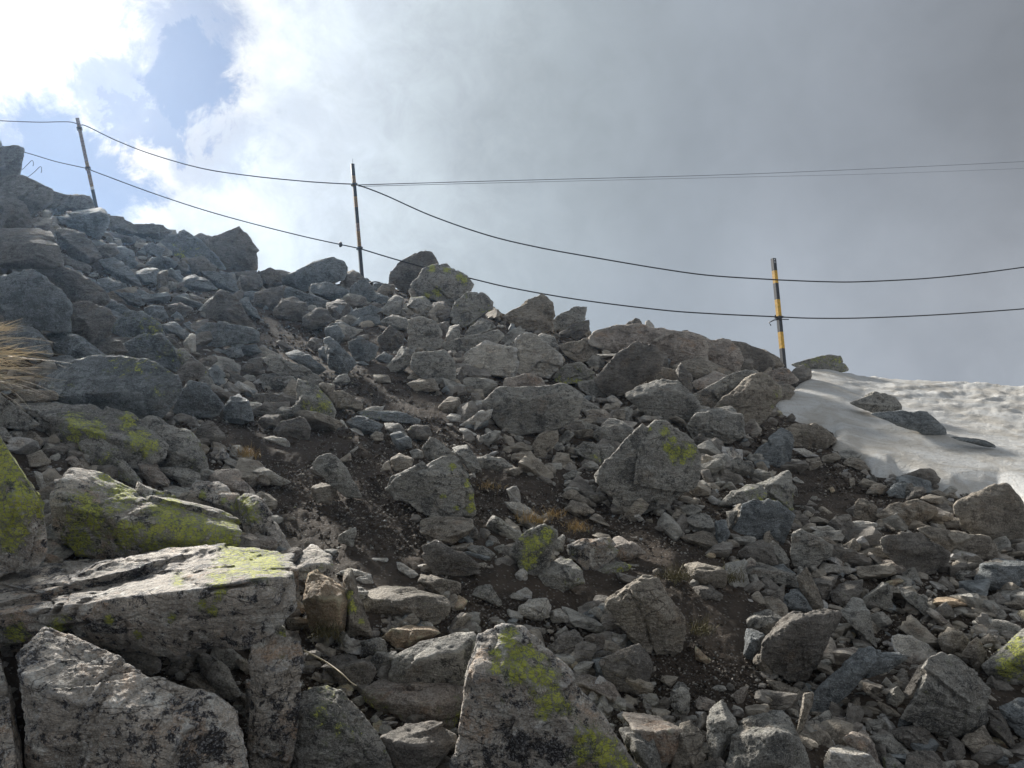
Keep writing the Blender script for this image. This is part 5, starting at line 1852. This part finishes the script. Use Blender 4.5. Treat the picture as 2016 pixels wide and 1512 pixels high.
def thin(name, keys, r, label, cat, m, taper=None):
    V, Q = tube(smooth_path(keys, 30), r, 5, taper)
    V = np.array(V)
    c = V.mean(0)
    o = link(name, new_mesh(name, V - c, Q, m), loc=tuple(c))
    tag(o, label, cat)
    return o


thin('bent_wire', [(38, 352, 11.9), (52, 350, 11.9), (66, 340, 11.9), (79, 328, 11.9), (82, 334, 11.9), (81, 340, 11.9)], 0.005,
     'longer curved bare wire sticking out of the crest right of the left crag', 'wire', M_STEEL)
thin('bent_wire', [(44, 334, 11.9), (56, 322, 11.9), (63, 316, 11.9), (66, 321, 11.9), (65, 327, 11.9)], 0.0045,
     'shorter bare wire sticking out of the left crag above the curved one', 'wire', M_STEEL)
thin('cable_loop', [(722, 566, 10.2), (728, 558, 10.2), (737, 555, 10.2), (747, 556.5, 10.2), (755, 561, 10.2), (757, 570, 10.2)], 0.010,
     'short loop of dark cable on the crest right of the middle pole', 'cable', M_CABLE)
dk_ = [r for r in rocks if r['lab'] and r['lab'].startswith('dark brown rounded rock')][0]['d0']
thin('dry_stem', [(598, 1280, dk_ * .97), (640, 1302, dk_ * .96), (672, 1325, dk_ * .93), (690, 1342, dk_ * .92), (702, 1350, dk_ * .92)], 0.0022,
     'single dry straw coloured stem lying across the dark brown rounded rock', 'stem', M_STRAW, 0.5)


# ------------------------------------------------------------------ grass
def tuft(name, label, cat, m, root_pts, n, length, direction, spread, droop, seed, wid=0.0022, group=None):
    """blades are thin tapering two sided strips growing from root points"""
    rng = np.random.default_rng(seed)
    V, Q = [], []
    root_pts = [np.asarray(p) for p in root_pts]
    base = sum(root_pts) / len(root_pts)
    dirn = np.asarray(direction, float)
    dirn /= np.linalg.norm(dirn)
    for i in range(n):
        p = root_pts[rng.integers(len(root_pts))] + rng.normal(0, 0.018, 3) * np.array([1, 1, .4])
        d = dirn + rng.normal(0, spread, 3)
        d /= np.linalg.norm(d)
        L = length * rng.uniform(0.45, 1.15)
        side = np.cross(d, [0, 0.3, 1.0] + rng.normal(0, .3, 3))
        side /= np.linalg.norm(side)
        k = 5
        b0 = len(V)
        q = p.copy()
        for j in range(k + 1):
            wv = wid * (1 - 0.8 * j / k)
            V.append(q - base - side * wv / 2)
            V.append(q - base + side * wv / 2)
            d = d + np.array([0, 0, -droop / k]) + rng.normal(0, 0.04, 3)
            d /= np.linalg.norm(d)
            q = q + d * L / k
        for j in range(k):
            a = b0 + 2 * j
            Q.append((a, a + 1, a + 3, a + 2))
    o = link(name, new_mesh(name, np.array(V), Q, m), loc=tuple(base))
    tag(o, label, cat, group)
    return o


def gp(x, y, lift=0.0, k=1.0):
    p = at(x, y, ground_hit(x, y) * k)
    p[2] += lift
    return p


hz = 3.05
tuft('grass_tussock', 'big dry straw coloured grass tussock drooping in from the left edge', 'grass tussock', M_STRAW,
     [at(-40, 700, hz), at(-45, 725, hz), at(-35, 745, hz), at(-60, 680, hz), at(-60, 760, hz)], 200, 0.32, (1.0, -0.2, 0.05), 0.17, 0.30, 5, 0.0048)
tuft('grass_tussock', 'little clump of straw coloured blades above the big dry tussock on the left edge', 'grass tussock', M_STRAW,
     [at(-14, 645, hz + .05)], 40, 0.10, (1.0, -0.2, 0.0), 0.16, -0.1, 6, 0.003)
small = [
    (1048, 1036, M_OCHRE, 130, 0.060, 'bright ochre grass tuft above the rounded green boulder'),
    (1090, 1024, M_OCHRE, 90, 0.050, 'ochre grass tuft between the pale stone and the first ochre tuft'),
    (1135, 1050, M_OCHRE, 110, 0.055, 'ochre brown grass tuft above the heart shaped mottled stone'),
    (964, 968, M_OCHRE, 60, 0.050, 'yellowish tuft right of the yellow dotted centre boulder'),
    (1328, 1148, M_OLIVE, 150, 0.070, 'dark olive grass tuft beside the cracked leaning boulder'),
    (1436, 1150, M_OLIVE, 120, 0.060, 'olive grass tuft below the dark round stone right of centre'),
    (1380, 1255, M_OLIVE, 130, 0.060, 'dull brown grass tuft right of the cracked leaning boulder'),
    (490, 905, M_OCHRE, 110, 0.065, 'rusty green grass tuft left of the dark soil'),
    (640, 1262, M_OLIVE, 200, 0.050, 'dark moss and grass clump under the orange and white block'),
]
for j, (x, y, m_, n_, ln_, lab) in enumerate(small):
    tuft('grass_tuft', lab, 'grass tuft', m_, [gp(x, y, .02, .985), gp(x + 12, y + 2, .02, .985), gp(x - 12, y, .02, .985)], int(n_ * 1.1), ln_ * 1.05, (0.1, -0.35, 1), 0.45, 0.9, 60 + j, 0.0026,
         'small grass tufts between the rocks')


# ------------------------------------------------------------------ thin mist volume added to imitate lens veiling glare near the sun
m = bpy.data.materials.new('veil')
m.use_nodes = True
m.node_tree.nodes.clear()
t = NT(m.node_tree)
out = t.n('ShaderNodeOutputMaterial')
vol = t.n('ShaderNodeVolumePrincipled')
vol.inputs['Color'].default_value = (0.40, 0.64, 1.0, 1)
vol.inputs['Density'].default_value = HAZE
vol.inputs['Anisotropy'].default_value = 0.72
m.node_tree.links.new(vol.outputs[0], out.inputs['Volume'])
V, Q, MI = [], [], []
zmin = min(v.co.z for v in bpy.data.objects['slope_ground'].data.vertices) - 1.0
box(V, Q, MI, np.array([-112.0, -112.0, zmin]), np.array([224.0, 0, 0]), np.array([0, 224.0, 0]), np.array([0, 0, 8.3 - zmin]), 0)
hz_ = link('haze', new_mesh('haze', np.array(V), Q, m, smooth=False))
tag(hz_, 'thin mist added to imitate lens glare over the slope', 'haze', kind='stuff')
